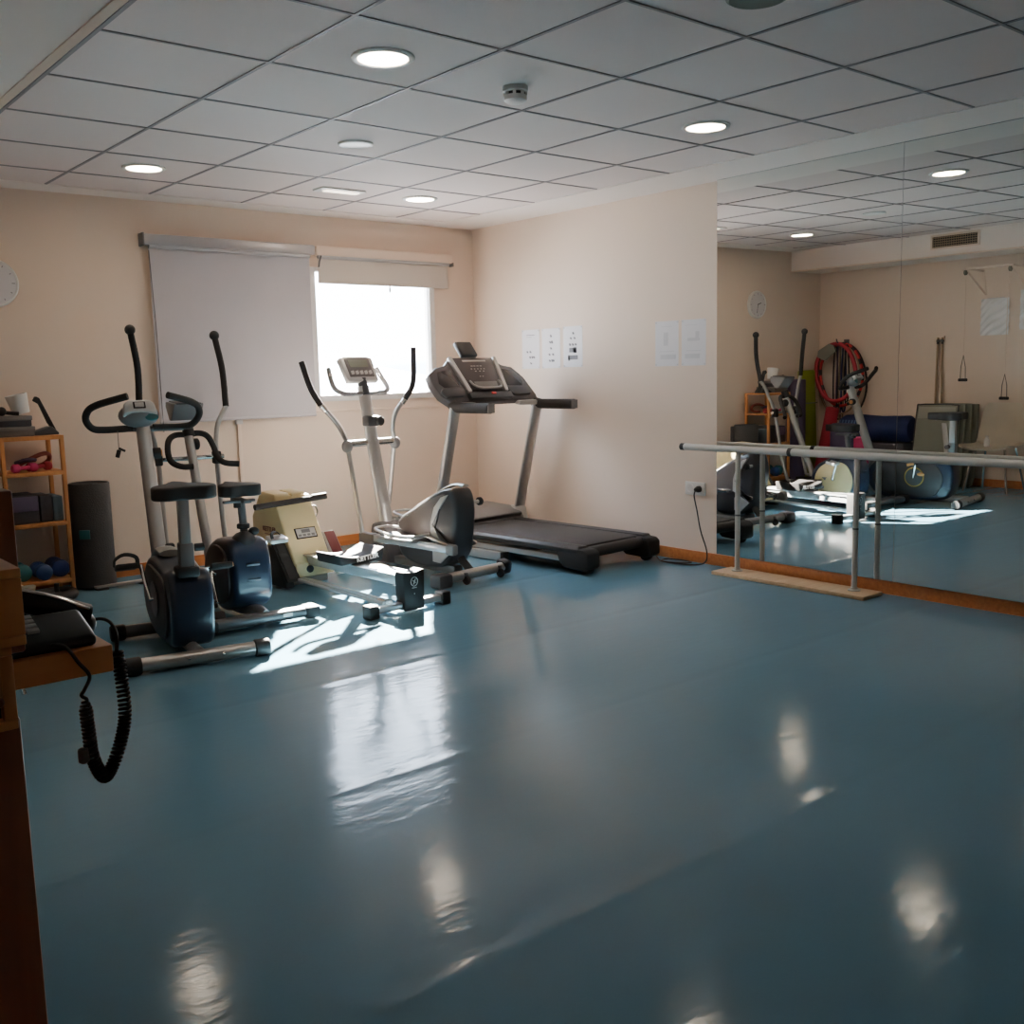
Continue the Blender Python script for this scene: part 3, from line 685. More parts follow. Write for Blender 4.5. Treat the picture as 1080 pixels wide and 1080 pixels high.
for sx, ball_, g1, g2, bd, pv, lo, fx in ((-1, (-.285, .93, 1.525), (-.258, .935, 1.32), (-.258, .95, 1.125), (-.205, .95, .97), (-.178, .95, .81), (-.185, .89, .45), (-.19, .84, .22)),
                                         (1, (.241, 1.10, 1.503), (.268, 1.075, 1.30), (.262, 1.035, 1.09), (.185, 1.0, .95), (.158, .95, .80), (.150, .88, .40), (.150, .82, .20))):
    lv = MB().tube(catmull([g2, tuple((Vector(g2)*.4+Vector(bd)*.6)+Vector((0, 0, .02))), bd, pv, lo, fx], 5), .0145, 12).build('lever', M['silver'], t)
    MB().tube(catmull([Vector(ball_)*.95+Vector(g1)*.05, g1, g2], 6), .0185, 12).build('foam_grip', M['foam'], lv)
    MB().ball(ball_, .029).build('ball_top', M['rubber'], lv)
    d_ = (Vector(g1)-Vector(ball_)).normalized()
    MB().tube([Vector(ball_)+d_*.024, Vector(ball_)+d_*.042], .0155, 12).build('lever_collar', M['chrome'], lv)
    MB().box((pv[0], pv[1], pv[2]), (.045, .055, .075)).build('pivot_block', M['rubber'], lv, bevel=.01)
    # foot bar and plate
    fb = MB().tube([fx, (sx*.165, .45, .16)], .013, 10).build('foot_bar', M['silver'], t)
    MB().box((sx*.155, .62, .205), (.11, .29, .02), (-.08, 0, 0)).box((sx*.155-.055, .62, .22), (.012, .29, .04), (-.08, 0, 0)).build('foot_plate', M['rubber'], fb, bevel=.006)

# ================================================================ silver elliptical trainer in front of the window
t = thing('elliptical_trainer', 'silver and charcoal elliptical trainer standing in front of the bright window, left of the treadmill', 'elliptical trainer', (3.63, 4.78, 0), R(6))
st = MB().tube([(-.20, 0, .055), (.25, 0, .055)], .030, 18).build('rear_stabilizer', M['silver'], t)
MB().box((-.255, 0, .048), (.11, .10, .085)).build('end_cap', M['charcoal'], st, bevel=.02)
MB().box((.275, .01, .055), (.075, .085, .085), (.2, 0, 0)).build('end_cap', M['rubber'], st, bevel=.02)
for x in (-.085, .20):
    w_ = MB().lathe([(.024, -.012), (.028, -.006), (.028, .006), (.024, .012)], (x, -.035, .029), 'x', 18).build('castor', M['rubber'], st)
    MB().box((x, -.018, .05), (.022, .04, .05)).build('castor_bracket', M['gunmetal'], w_, bevel=.004)
MB().tube([(0, .01, .06), (0, .09, .12), (0, .13, .2)], .030, 12, flat=.6).build('rear_strut', M['rubber'], t)
prof = closed_prof([(.045, .30), (.03, .44), (.06, .55), (.13, .565), (.27, .51), (.42, .43), (.56, .36), (.60, .27), (.57, .13), (.44, .075), (.28, .07), (.14, .10), (.07, .18)], 5)
h = MB().prism(prof, 'x', -.10, .075).build('housing', M['charcoal'], t, bevel=.030, segs=4)
upper = closed_prof([(.115, .535), (.28, .485), (.42, .405), (.535, .345), (.54, .29), (.40, .26), (.27, .25), (.20, .36), (.16, .46)], 4)
swo = [(.09, .535), (.15, .515), (.215, .45), (.25, .36), (.255, .265), (.20, .245), (.10, .243), (.05, .232), (.05, .218), (.085, .205), (.15, .245), (.235, .345), (.17, .44)]
for sx in (-1, 1):
    xo = -.104 if sx < 0 else .079
    lab(MB().prism(upper, 'x', xo-.004, xo+.004).build('side_panel', M['midgrey'], h, bevel=.002), 'grey upper side panel')
    lab(MB().prism(swo, 'x', xo-.007, xo+.007).build('side_swoosh', M['lightplastic'], h, bevel=.003), 'light silver crescent trim on the housing side')
    lab(MB().prism([(.08, .185), (.17, .225), (.24, .215), (.24, .115), (.17, .11)], 'x', xo-.005, xo+.005).build('side_wedge', M['lightplastic'], h, bevel=.002), 'light silver lower wedge')
MB().tube(catmull([(-.012, .03, .585), (-.012, .14, .58), (-.012, .30, .51), (-.012, .45, .435), (-.012, .58, .36)], 4), .028, 10, flat=.35).build('top_trim', M['lightplastic'], h)
ax = MB().tube([(.07, .06, .475), (.115, .06, .475)], .012, 12).build('hand_knob_shaft', M['lightplastic'], t)
MB().lathe([(.016, 0), (.025, .004), (.025, .022), (.018, .03)], (.115, .06, .475), 'x', 18).build('hand_knob', M['rubber'], ax)
# crank arms, foot rails with trays
for sx, y0, z0, y1, z1 in ((-1, -.01, .225, .82, .225), (1, .38, .265, 1.06, .27)):
    x = sx*.185
    MB().tube([(sx*.09, .28, .27), (sx*.13, .28, .27), (sx*.14, y0+.02, z0)], .014, 10).build('crank_arm', M['chrome'], t)
    rl = MB().box((x, (y0+y1*.86)/2, z0*.5+z1*.5), (.038, (y1*.86-y0), .045), (math.atan2(z1-z0, y1-y0), 0, 0)).build('foot_rail', M['pale'], t, bevel=.008)
    MB().box((x, y0-.01, z0), (.05, .07, .065)).build('rail_boot', M['greyplastic'], rl, bevel=.014)
    yc, zc = y0+(.46 if sx < 0 else .34), z0+.035
    pr = closed_prof([(-.085, -.17), (-.09, .05), (-.06, .17), (.06, .17), (.09, .05), (.085, -.17), (0, -.185)], 4)
    tr = MB().prism([(a+x, b_+yc) for a, b_ in pr], 'z', zc-.02, zc+.004).build('foot_tray', M['greyplastic'], t, bevel=.006)
    MB().prism([(a*.8+x, b_*.84+yc) for a, b_ in pr], 'z', zc+.004, zc+.010).build('tray_pad', M['rubber'], tr)
    MB().tube([Vector((a+x, b_+yc, zc+.022+.02*max(0, b_/.17))) for a, b_ in pr], .009, 8, closed=True).build('tray_rim', M['lightplastic'], tr)
    MB().box((x, y1-.05, (z0+z1)/2-.01), (.055, .15, .075)).build('rail_joint', M['midgrey'], t, bevel=.014)
MB().box((0, .55, .06), (.07, .85, .05)).build('base_beam', M['gunmetal'], t, bevel=.01)
MB().prism([(.70, .04), (.74, .27), (.80, .31), (.88, .29), (.93, .10), (.95, .04)], 'x', -.075, .075).build('mast_base', M['midgrey'], t, bevel=.016)
st = MB().tube([(-.25, .96, .045), (.25, .96, .045)], .028, 16).build('front_stabilizer', M['silver'], t)
for sx in (-1, 1): MB().lathe([(.032, -.03), (.038, -.025), (.038, .025), (.033, .03)], (sx*.255, .96, .045), 'x', 16).build('end_cap', M['rubber'], st)
MB().tube([(0, .80, .22), (0, .86, .50), (0, 1.005, 1.18)], [.052, .050, .044], 18, flat=.62).build('mast', M['silver'], t)
MB().lathe([(.020, .0), (.026, .005), (.026, .02)], (-.09, .80, .22), 'x', 14).build('mast_bolt', M['rubber'], t)
kb = MB().box((.0, .935, .955), (.10, .075, .07)).build('tension_block', M['charcoal'], t, bevel=.014)
MB().lathe([(.026, 0), (.032, -.006), (.032, -.022), (.024, -.03)], (.035, .90, .955), 'y', 20).build('tension_knob', M['rubber'], kb)
ax = MB().tube([(-.20, .94, .815), (.20, .94, .815)], .023, 16).build('axle', M['chrome'], t)
for sx, pts, gr in ((-1, [(-.345, 1.0, 1.07), (-.24, .985, .95), (-.205, .955, .86), (-.195, .94, .80), (-.195, .88, .52), (-.195, .82, .24)], [(-.345, 1.0, 1.07), (-.395, 1.03, 1.18), (-.42, 1.08, 1.345)]),
                    (1, [(.235, .865, 1.09), (.175, .895, 1.0), (.165, .92, .90), (.19, .94, .815), (.195, .985, .60), (.195, 1.03, .38)], [(.235, .865, 1.09), (.29, .84, 1.20), (.285, .82, 1.43)])):
    lv = MB().tube(catmull(pts, 5), .0155, 12).build('lever', M['silver'], t)
    MB().tube(catmull(gr, 6), .019, 12).build('foam_grip', M['foam'], lv)
    MB().tube([Vector(pts[0])+Vector((0, 0, -.004)), Vector(pts[0])*.7+Vector(pts[1])*.3], .018, 12).build('lever_collar', M['chrome'], lv)
    MB().ball((sx*.198, .94, .80), .038, (1, .9, 1.1)).build('pivot_cap', M['greyplastic'], lv)
hd = MB().tube([(-.17, .985, 1.135), (.17, .985, 1.135)], .0145, 12).build('fixed_handlebar', M['greyplastic'], t)
for sx in (-1, 1):
    MB().tube(catmull([(sx*.10, .985, 1.135), (sx*.17, .99, 1.14), (sx*.215, 1.02, 1.17), (sx*.21, 1.07, 1.235), (sx*.195, 1.11, 1.30)], 5), .016, 12).build('grip', M['greyplastic'], hd)
    MB().tube([(sx*.207, 1.075, 1.243), (sx*.203, 1.088, 1.262)], .0175, 12).build('pulse_band', M['chrome'], hd)
MB().tube([(0, .985, 1.12), (0, 1.02, 1.23)], .032, 14).build('console_neck', M['charcoal'], t)
cmx = frame_mtx((-.005, 1.035, 1.285), (1, 0, 0), (0, .50, .87))
c_ = MB().prism([(-.125, -.085), (-.135, .09), (-.09, .105), (.09, .105), (.135, .09), (.125, -.085)], 'z', -.03, .012).xform(cmx).build('console', M['lightplastic'], t, bevel=.010, segs=3)
MB().prism([(-.10, -.055), (-.10, .08), (-.06, .09), (.06, .09), (.10, .08), (.10, -.055)], 'z', .010, .016).xform(cmx).build('console_face', M['midgrey'], c_, bevel=.003)
MB().prism([(-.075, .015), (-.075, .072), (.075, .072), (.075, .015)], 'z', .016, .018).xform(cmx).build('display', M['lcd'], c_)
for i in range(5): MB().prism([(-.085+.036*i, -.04), (-.085+.036*i, -.015), (-.06+.036*i, -.01), (-.06+.036*i, -.035)], 'z', .016, .020).xform(cmx).build('button', M['lightplastic'], c_)
MB().box((-.01, .865, .62), (.03, .002, .07)).xform(Matrix.Identity(4)).build('mast_decal', M['lightplastic'], t)

# ================================================================ rowing machine
t = thing('rowing_machine', 'cream rowing machine with long silver rails lying between the seated trainer and the silver elliptical', 'rowing machine', (2.935, 4.43, 0), R(3))
st = MB().box((-.01, 0, .04), (.42, .05, .035)).build('rear_foot_bar', M['pale'], t, bevel=.006)
for x in (-.25, .225): MB().box((x, 0, .036), (.06, .075, .072)).build('end_cap', M['rubber'], st, bevel=.008)
ep = MB().prism([(-.064, .012), (-.070, .215), (-.058, .222), (0, .212), (.058, .226), (.070, .22), (.066, .012)], 'y', -.045, .035).build('end_plate', M['rubber'], t, bevel=.008)
MB().tube([(.0+.022*math.cos(a), -.047, .165+.024*math.sin(a)) for a in [2*PI*k/24 for k in range(24)]], .002, 6, closed=True).build('emblem_ring', M['lightplastic'], ep)
b = MB()
b.tube([(-.004, -.047, .15), (.0, -.047, .165), (.008, -.047, .178)], .0025, 6).tube([(.0, -.047, .165), (-.01, -.047, .172)], .002, 6).tube([(.0, -.047, .163), (.009, -.047, .158)], .002, 6)
b.box((0, -.047, .132), (.03, .002, .004)); b.ball((0, -.046, .10), .003)
b.build('emblem_figure', M['lightplastic'], ep)
MB().box((0, .50, .165), (.095, .98, .055)).build('seat_rail', M['pale'], t, bevel=.008)
MB().box((0, .50, .195), (.13, .98, .010)).build('rail_cap', M['pale'], t, bevel=.003)
for x in (-.13, -.085): MB().tube([(x, .05, .052), (x, 1.0, .062)], .012, 12).build('lower_rail', M['pale'], t)
MB().tube([(-.11, .05, .055), (-.11, .12, .055)], .02, 12).build('rail_bracket', M['chrome'], t)
# sliding seat: moulded pad, raised towards the ends
b = MB(); n = 16; prof_t = []
for i in range(n+1):
    u = -1+2*i/n; prof_t.append((.155*u, .238+.030*abs(u)**1.6+(.012 if u > .5 else 0)*(u-.5)*2))
poly = [(-.14, .205), (.14, .205)]+[(x, z) for x, z in prof_t[::-1]]
s_ = MB().prism(poly, 'y', .43, .68).build('sliding_seat', M['rubber'], t, bevel=.012, segs=3)
text('seat_lettering', 'KETTLER', .037, frame_mtx((.035, .428, .232), (1, 0, .08), (0, 0, 1)), M['print'], s_, .0008, bold=.0012)
MB().tube([(0, .55, .17), (0, .55, .205)], .02, 10).build('seat_pin', M['gunmetal'], s_)
# body
body = [(.94, .07), (.94, .16), (1.12, .47), (1.14, .535), (1.33, .545), (1.43, .40), (1.43, .05), (1.0, .05)]
bd = MB().prism(body, 'x', -.135, .115).build('flywheel_housing', M['cream'], t, bevel=.012, segs=3)
MB().prism([(1.135, .50), (1.145, .555), (1.30, .565), (1.33, .50)], 'x', -.135, -.03).build('housing_cap', M['cream'], bd, bevel=.012)
MB().prism([(1.135, .50), (1.145, .555), (1.30, .565), (1.33, .50)], 'x', -.015, .08).build('housing_cap', M['cream'], bd, bevel=.012)
fm = frame_mtx((-.0, 1.03, .315), (1, 0, 0), (0, .18, .31))
pl = MB().prism([(-.07, -.035), (-.07, .035), (.075, .035), (.075, -.035)], 'z', -.002, .006).xform(fm).build('meter_panel', M['screen'], bd, bevel=.003)
MB().prism([(-.062, -.028), (-.062, .028), (.067, .028), (.067, -.028)], 'z', .006, .008).xform(fm).build('meter_face', M['lightplastic'], pl)
MB().prism([(-.028, .0), (-.028, .022), (.03, .022), (.03, .0)], 'z', .008, .0095).xform(fm).build('meter_display', M['ink'], pl)
b = MB()
for i in range(4): MB().prism([(-.055+.03*i, -.022), (-.055+.03*i, -.008), (-.035+.03*i, -.008), (-.035+.03*i, -.022)], 'z', .008, .0095).xform(fm).build('meter_button', M['greyplastic'], pl)
text('side_lettering', 'KETTLER', .040, frame_mtx((-.1365, 1.22, .335), (0, -1, 0), (0, 0, 1)), M['maroon'], bd, .0008, bold=.001)
MB().box((-.137, 1.2, .305), (.002, .15, .004)).build('side_line', M['maroon'], bd)
MB().box((-.0, .945, .112), (.26, .03, .085)).build('rail_socket', M['cream'], t, bevel=.006)
MB().lathe([(.018, 0), (.022, -.006), (.022, -.016), (.016, -.02)], (-.045, .93, .115), 'y', 16).build('lock_knob', M['rubber'], t)
MB().box((-.02, 1.1, .022), (.36, .10, .044)).build('front_foot', M['lightplastic'], t, bevel=.008)
for sx in (-1, 1):
    fp = MB().prism([(.90, .06), (1.08, .30), (1.10, .30), (.93, .05)], 'x', sx*(.165 if sx < 0 else .19)-.045, sx*(.165 if sx < 0 else .19)+.045).build('foot_rest', M['lightplastic'] if sx > 0 else M['rubber'], t, bevel=.004)
    MB().prism([(.905, .075), (1.07, .295), (1.066, .30), (.898, .078)], 'x', sx*(.165 if sx < 0 else .19)-.034, sx*(.165 if sx < 0 else .19)+.034).build('foot_pad', M['maroon'] if sx > 0 else M['rubber'], fp, bevel=.002)
MB().prism([(.93, .015), (.98, .20), (1.05, .25), (1.22, .24), (1.30, .015)], 'x', -.205, -.145).build('black_wedge', M['rubber'], t, bevel=.01)  # plain black wedge along the left side of the body
hd = MB().tube([(-.29, 1.10, .495), (.20, 1.10, .515)], .018, 14).build('pull_handle', M['foam'], t)
MB().tube([(.10, 1.10, .5285), (.20, 1.10, .532)], .006, 8).build('handle_label', M['print'], hd)
MB().tube(catmull([(.118, 1.14, .46), (.14, 1.13, .455), (.145, 1.12, .42), (.125, 1.11, .395)], 4), .006, 8).build('handle_hook', M['rubber'], t)

# ================================================================ shelf rack in the left corner and the things on it
RX0, RX1, RY0, RY1 = 1.40, 1.745, 6.19, 6.49
t = thing('shelf_rack', 'narrow orange pine shelf rack with four shelves against the window wall at the left', 'shelf rack', (RX0, RY0, 0))
for x in (.012, RX1-RX0-.012):
    for y in (.012, RY1-RY0-.012):
        MB().box((x, y, .474), (.024, .024, .948)).build('post', M['pine'], t, bevel=.003)
SH = (.105, .445, .742, .948)
for z in SH:
    sh = MB().box(((RX1-RX0)/2, (RY1-RY0)/2, z-.008), (RX1-RX0-.004, RY1-RY0-.004, .014)).build('shelf', M['pine'], t, bevel=.002)
    MB().box(((RX1-RX0)/2, .008, z-.012), (RX1-RX0-.03, .016, .024)).build('shelf_rail', M['pine'], sh, bevel=.002)
tops = SH[3]
def tbox(name, label, cat, m, loc, size, rz=0, bevel=.006, lid=None, group=None):
    t_ = thing(name, label, cat, loc, rz, group)
    MB().box((0, 0, size[2]/2), size).build('body', m, t_, bevel=bevel)
    if lid: MB().box((0, 0, size[2]-.012), (size[0]+.008, size[1]+.008, .026)).build('lid', lid, t_, bevel=.004)
    return t_
tbox('storage_box', 'grey storage box at the bottom of the stack on top of the pine rack', 'box', M['greybox'], (1.50, 6.34, tops), (.20, .22, .055), lid=M['greybox'])
tbox('storage_box', 'dark grey storage box stacked on the other grey box on the pine rack', 'box', M['darkbox'], (1.495, 6.34, tops+.056), (.19, .21, .06), lid=M['greybox'])
t = thing('tapered_pot', 'white tapered plastic pot tilted on the grey boxes on the pine rack', 'pot', (1.555, 6.30, tops+.13))
b = MB().lathe([(.045, 0), (.060, .11), (.056, .11), (.042, .006)], (0, 0, 0), 'z', 24); b.xform(Matrix.Rotation(R(-12), 4, 'Y')); b.build('cup', M['white'], t)
t = thing('hand_grip', 'black hand exerciser lying on the grey boxes beside the white pot', 'hand grip', (1.445, 6.235, tops+.118))
MB().tube(catmull([(-.07, 0, .02), (-.03, .01, .03), (.02, .02, .02), (.08, .0, .012)], 5), .011, 10).build('handle', M['foam'], t)
MB().ball((-.065, 0, .02), .020).ball((-.005, .02, .028), .026).build('knob', M['rubber'], t)
t = thing('angled_stand', 'dark wedge-shaped stand with a slanting arm at the right end of the rack top', 'stand', (1.66, 6.32, tops))
MB().prism([(-.075, 0), (.085, 0), (.085, .012), (.045, .05), (-.015, .03), (-.07, .012)], 'y', -.05, .05).build('foot', M['charcoal'], t, bevel=.006)
MB().prism([(.075, .0), (.09, .0), (.0, .215), (-.02, .225), (-.035, .20), (-.005, .18), (.035, .07)], 'y', -.018, .018).build('arm', M['rubber'], t, bevel=.005)
# second shelf: red gear
z2 = SH[2]
t = thing('resistance_ring', 'rust red flexible ring band looped on the second shelf of the rack', 'resistance band', (1.63, 6.40, z2))
MB().tube(catmull([(-.13, -.05, .02), (-.06, -.04, .055), (.03, -.03, .09), (.08, 0, .085), (.085, .03, .05), (.04, .04, .02), (-.05, .03, .012)], 6), .013, 10).build('band', M['rust'], t)
for i, (x, lab_) in enumerate(((1.53, 'pink hand weight at the front left of the second rack shelf'), (1.62, 'crimson hand weight behind the rust ring on the second rack shelf'))):
    t = thing('hand_weight', lab_, 'hand weight', (x, 6.235+.045*i, z2), R(10))
    mm = M['magenta'] if i == 0 else M['crimson']
    MB().tube([(-.04, 0, .026), (.04, 0, .026)], .012, 12).build('grip', mm, t)
    for sx in (-1, 1): MB().lathe([(.020, -.02), (.026, -.012), (.026, .012), (.020, .02)], (sx*.05, 0, .026), 'x', 14).build('head', mm, t)
t = thing('coiled_band', 'muted purple exercise band coiled on the red gear of the rack', 'resistance band', (1.57, 6.36, z2))
MB().tube(catmull([(-.05, 0, .05), (0, -.03, .065), (.05, 0, .06), (.02, .04, .055), (-.03, .03, .05)], 5, True), .012, 8, closed=True).build('band', M['violet'], t)
# third shelf boxes
z3 = SH[1]
t = tbox('storage_box', 'wide dark box with a muted purple front panel on the third rack shelf', 'box', M['darkbox'], (1.51, 6.335, z3), (.155, .22, .165))
MB().box((0, -.112, .115), (.15, .006, .085)).build('front_panel', M['purple'], t, bevel=.003)
tbox('storage_box', 'dark grey box in the middle of the third rack shelf', 'box', M['darkbox'], (1.629, 6.335, z3), (.066, .21, .155))
tbox('storage_box', 'slate blue box at the right of the third rack shelf', 'box', M['slate'], (1.694, 6.335, z3), (.056, .20, .145))
# bottom shelf: weights
z4 = SH[0]
for x, y, r, m_, lb in ((1.478, 6.335, .051, M['teal2'], 'turquoise round weight at the left of the bottom rack shelf'), (1.583, 6.29, .048, M['blue2'], 'mid blue round weight in the centre of the bottom rack shelf'), (1.686, 6.335, .053, M['blue'], 'royal blue round weight at the right of the bottom rack shelf')):
    t = thing('vinyl_dumbbell', lb, 'dumbbell', (x, y, z4))
    MB().tube([(0, -.07, r), (0, .07, r)], .017, 12).build('grip', m_, t)
    for sy in (-1, 1): MB().lathe([(r*.6, -.035), (r*.95, -.022), (r, 0), (r*.95, .022), (r*.6, .035)], (0, sy*.06, r), 'y', 20).build('head', m_, t)
t = thing('ab_wheel', 'black wheel lying on the floor under the pine rack', 'ab wheel', (1.60, 6.05, 0))
MB().tube([(.085*math.cos(2*PI*k/24), .085*math.sin(2*PI*k/24), .045) for k in range(24)], .030, 10, closed=True).build('tyre', M['rubber'], t)
MB().lathe([(.07, .035), (.07, .05)], seg=20).build('hub', M['greyplastic'], t)
MB().tube([(0, 0, .012), (0, 0, .11)], .014, 12).build('handle', M['foam'], t)
# rolled mat standing right of the rack
t = thing('rolled_mat', 'charcoal exercise mat rolled up and standing upright right of the pine rack', 'exercise mat', (1.908, 6.34, .012))
pts = []
for k in range(90):
    a = k*2*PI/22; r_ = .035+.078*k/90; pts.append((r_*math.cos(a), r_*math.sin(a)))
b = MB().lathe([(.116, 0), (.118, .01), (.118, .625), (.113, .632), (.105, .630), (.10, .615), (.02, .612)], seg=40); o_ = b.build('roll', M['mat'], t)
MB().box((.09, .09, .31), (.05, .03, .62), (0, 0, .8)).build('loose_edge', M['mat'], o_, bevel=.012)
MB().tube([(x, y, .618) for x, y in pts], .004, 6).build('spiral_edge', M['rubber'], o_)
MB().box((-.075, -.095, .33), (.062, .012, .055), (0, 0, -.65)).build('tag', M['teal'], t, bevel=.003)
t = thing('floor_bar', 'flat grey bar with black feet lying on the floor by the rolled mat', 'bar', (2.03, 6.22, 0), R(2))
MB().box((0, 0, .02), (.34, .04, .014)).build('strip', M['silver'], t, bevel=.003)
for sx in (-1, 1): MB().box((sx*.13, 0, .008), (.07, .055, .016)).build('foot', M['rubber'], t, bevel=.005)

# ================================================================ things along the left wall (seen in the mirror)
t = thing('folded_mat', 'lime green exercise mat leaning upright in the left corner, seen in the mirror', 'exercise mat', (.73, 6.46, 0))
b = MB().box((0, 0, .575), (.26, .05, 1.15), (R(-2.5), 0, 0)); b.build('foam', M['lime'], t, bevel=.02, segs=3)
MB().box((0, -.030, .80), (.255, .004, .012), (R(-2.5), 0, 0)).build('fold_line', M['olive'], t)
t = thing('folded_mat', 'dark violet exercise mat standing beside the lime mat, seen in the mirror', 'exercise mat', (.98, 6.43, 0))
MB().lathe([(.10, 0), (.10, 1.05), (.09, 1.06), (.02, 1.05)], seg=28).build('roll', M['violet'], t)
# wall hook + hoops
t = thing('wall_hook', 'metal wall hook carrying the hoops and exercise bands', 'hook', (LX, 6.20, 1.43))
MB().box((.006, 0, 0), (.012, .06, .06)).build('plate', M['gunmetal'], t, bevel=.003)
MB().tube(catmull([(.01, 0, 0), (.10, 0, -.005), (.17, 0, .0), (.19, 0, .035)], 5), .007, 8).build('prong', M['gunmetal'], t)
def hoop(label, m_, ry, rz, tube_r, off, dy=0, stripes=None):
    t_ = thing('hula_hoop', label, 'hula hoop', (LX+off, 6.20+dy, 1.415-rz), 0, None)
    MB().tube([(0.012*math.sin(3*2*PI*k/48), ry*math.cos(2*PI*k/48), rz*math.sin(2*PI*k/48)) for k in range(48)], tube_r, 10, closed=True).build('ring', m_, t_)
    if stripes:
        b = MB()
        for k in range(0, 48, 4):
            a0, a1 = 2*PI*k/48, 2*PI*(k+1.4)/48
            b.tube([(0.012*math.sin(3*a), ry*math.cos(a), rz*math.sin(a)) for a in (a0, (a0+a1)/2, a1)], tube_r*1.06, 10)
        b.build('stripes', stripes, t_)
    return t_
hoop('thick red hula hoop hanging on the left wall, seen in the mirror', M['crimson'], .24, .30, .022, .155, .03)
hoop('red hula hoop with pale stripes hanging with the others on the left wall', M['red'], .255, .325, .015, .125, -.02, M['rubber'])
hoop('slim black hula hoop, largest of the hoops on the left wall', M['rubber'], .285, .40, .010, .065, .0)
hoop('tan hula hoop hanging behind the red hoops on the left wall', M['tan'], .265, .37, .010, .09, .03)
for k, (dy, L_, m_, lb) in enumerate(((-.10, .62, 'rubber', 'black exercise band hanging inside the hoops, nearest the window'), (-.045, .80, 'violet', 'dark violet exercise band hanging inside the hoops'), (.0, .76, 'tan', 'tan exercise band hanging in the middle of the hoops'), (.045, .66, 'navycloth', 'navy exercise band hanging inside the hoops'), (.095, .56, 'rubber', 'black exercise band hanging inside the hoops, farthest from the window'))):
    t = thing('exercise_band', lb, 'exercise band', (LX+.05+.022*k, 6.20-dy, 1.40))
    MB().tube(catmull([(0, -.02, -L_), (0, -.026, -L_*.5), (0, -.012, -.03), (0, .0, 0), (0, .012, -.03), (0, .026, -L_*.5), (0, .02, -L_)], 5, True), .011, 8, closed=True, flat=.5).build('loop', M[m_], t)
t = thing('hanging_cloth', 'grey green cloth bag hung over the hoops on the left wall', 'cloth', (LX+.19, 6.33, 1.40))
MB().prism([(-.10, .0), (-.13, -.06), (.0, -.16), (.10, -.12), (.09, -.05), (-.04, .02)], 'x', -.012, .012).build('fold', M['greycloth'], t, bevel=.008)
t = thing('foam_roller', 'crimson foam roll leaning against the left wall, seen in the mirror', 'foam roller', (LX+.28, 6.33, 0))
b = MB().lathe([(.055, .02), (.068, .03), (.068, .76), (.055, .77)], seg=24); b.xform(Matrix.Rotation(R(12), 4, 'X')); b.build('roll', M['crimson'], t)
t = thing('foam_block_mat', 'violet folded mat standing low beside the crimson roll, seen in the mirror', 'exercise mat', (LX+.385, 5.97, 0))
MB().box((0, 0, .30), (.12, .26, .60)).build('foam', M['violet'], t, bevel=.03, segs=3)
t = thing('foam_block_mat', 'magenta foam block standing before the blue roll, seen in the mirror', 'foam block', (LX+.385, 5.75, 0))
MB().box((0, 0, .235), (.10, .15, .47)).build('foam', M['magenta'], t, bevel=.02, segs=3)
t = thing('stool_box', 'low dark wooden box under the navy roll on the left wall', 'box', (LX+.13, 5.78, 0))
MB().box((0, 0, .20), (.22, .62, .40)).build('body', M['darkbox'], t, bevel=.01)
t = thing('cloth_roll', 'navy blue cloth roll lying on the low dark box along the left wall', 'cloth roll', (LX+.15, 5.77, .406))
b = MB().lathe([(.02, -.36), (.11, -.35), (.135, -.31), (.128, -.1), (.14, .12), (.132, .31), (.11, .35), (.02, .36)], (0, 0, .135), 'y', 24)
b.build('roll', M['navycloth'], t)
b = MB()
for k in range(7): b.box((.128, .10+.036*k, .20), (.004, .018, .045), (0, -.5, .0))
b.build('faded_print', M['paleblue'], t)
# folded boards
for k in range(4):
    lb = ('olive grey folding exercise board leaning on the left wall, front one of its stack', 'olive grey folding exercise board, second of the stack on the left wall', 'olive grey folding exercise board, third of the stack on the left wall', 'olive grey folding exercise board closest to the wall in its stack')[k]
    t = thing('exercise_board', lb, 'exercise board', (LX+.31-.052*k, 5.12-.035*k, .0), 0)
    rot = Matrix.Rotation(R(-7), 4, 'Y')
    pr = closed_prof([(-.22, .02), (-.225, .4), (-.215, .76), (-.19, .80), (0, .805), (.19, .80), (.215, .76), (.225, .4), (.22, .02), (0, .0)], 3)
    MB().prism(pr, 'x', -.015, .015).xform(rot).build('board', M['olive'], t, bevel=.006)
    if k == 0:
        MB().prism([(-.195, .66), (-.19, .775), (.19, .775), (.195, .66), (.06, .665), (0, .64), (-.06, .665)], 'x', .015, .022).xform(rot).build('top_panel', M['olivelight'], t, bevel=.003)
        MB().prism([(-.18, .30), (-.11, .62), (-.06, .62), (-.12, .30)], 'x', .015, .020).xform(rot).build('side_strip', M['lightplastic'], t, bevel=.002)
        MB().tube([rot @ Vector((.015, a*.98, .02+b_*.97)) for a, b_ in pr], .007, 8, closed=True).build('rim', M['rubber'], t)
# gym sticks on the wall
t = thing('stick_bracket', 'small wall bracket that holds two wooden gym sticks on the left wall', 'bracket', (LX, 5.23, 1.44))
MB().box((.012, 0, 0), (.024, .075, .03)).build('clamp', M['wall'], t, bevel=.004)
MB().box((.026, 0, -.035), (.03, .07, .018)).build('grip', M['gunmetal'], t, bevel=.003)
for k, (dy, lb) in enumerate(((.022, 'wooden gym stick upright on the left wall, nearer the window'), (-.022, 'wooden gym stick upright on the left wall, farther from the window'))):
    t = thing('gym_stick', lb, 'gym stick', (LX+.03, 5.23+dy, .42))
    MB().tube([(0, .015*(1 if k == 0 else -1), 0), (0, 0, 1.02)], .010, 10).build('stick', M['tan'], t)
    MB().tube([(0, 0, .955), (0, 0, 1.0)], .0125, 10).build('tip', M['rubber'], t)
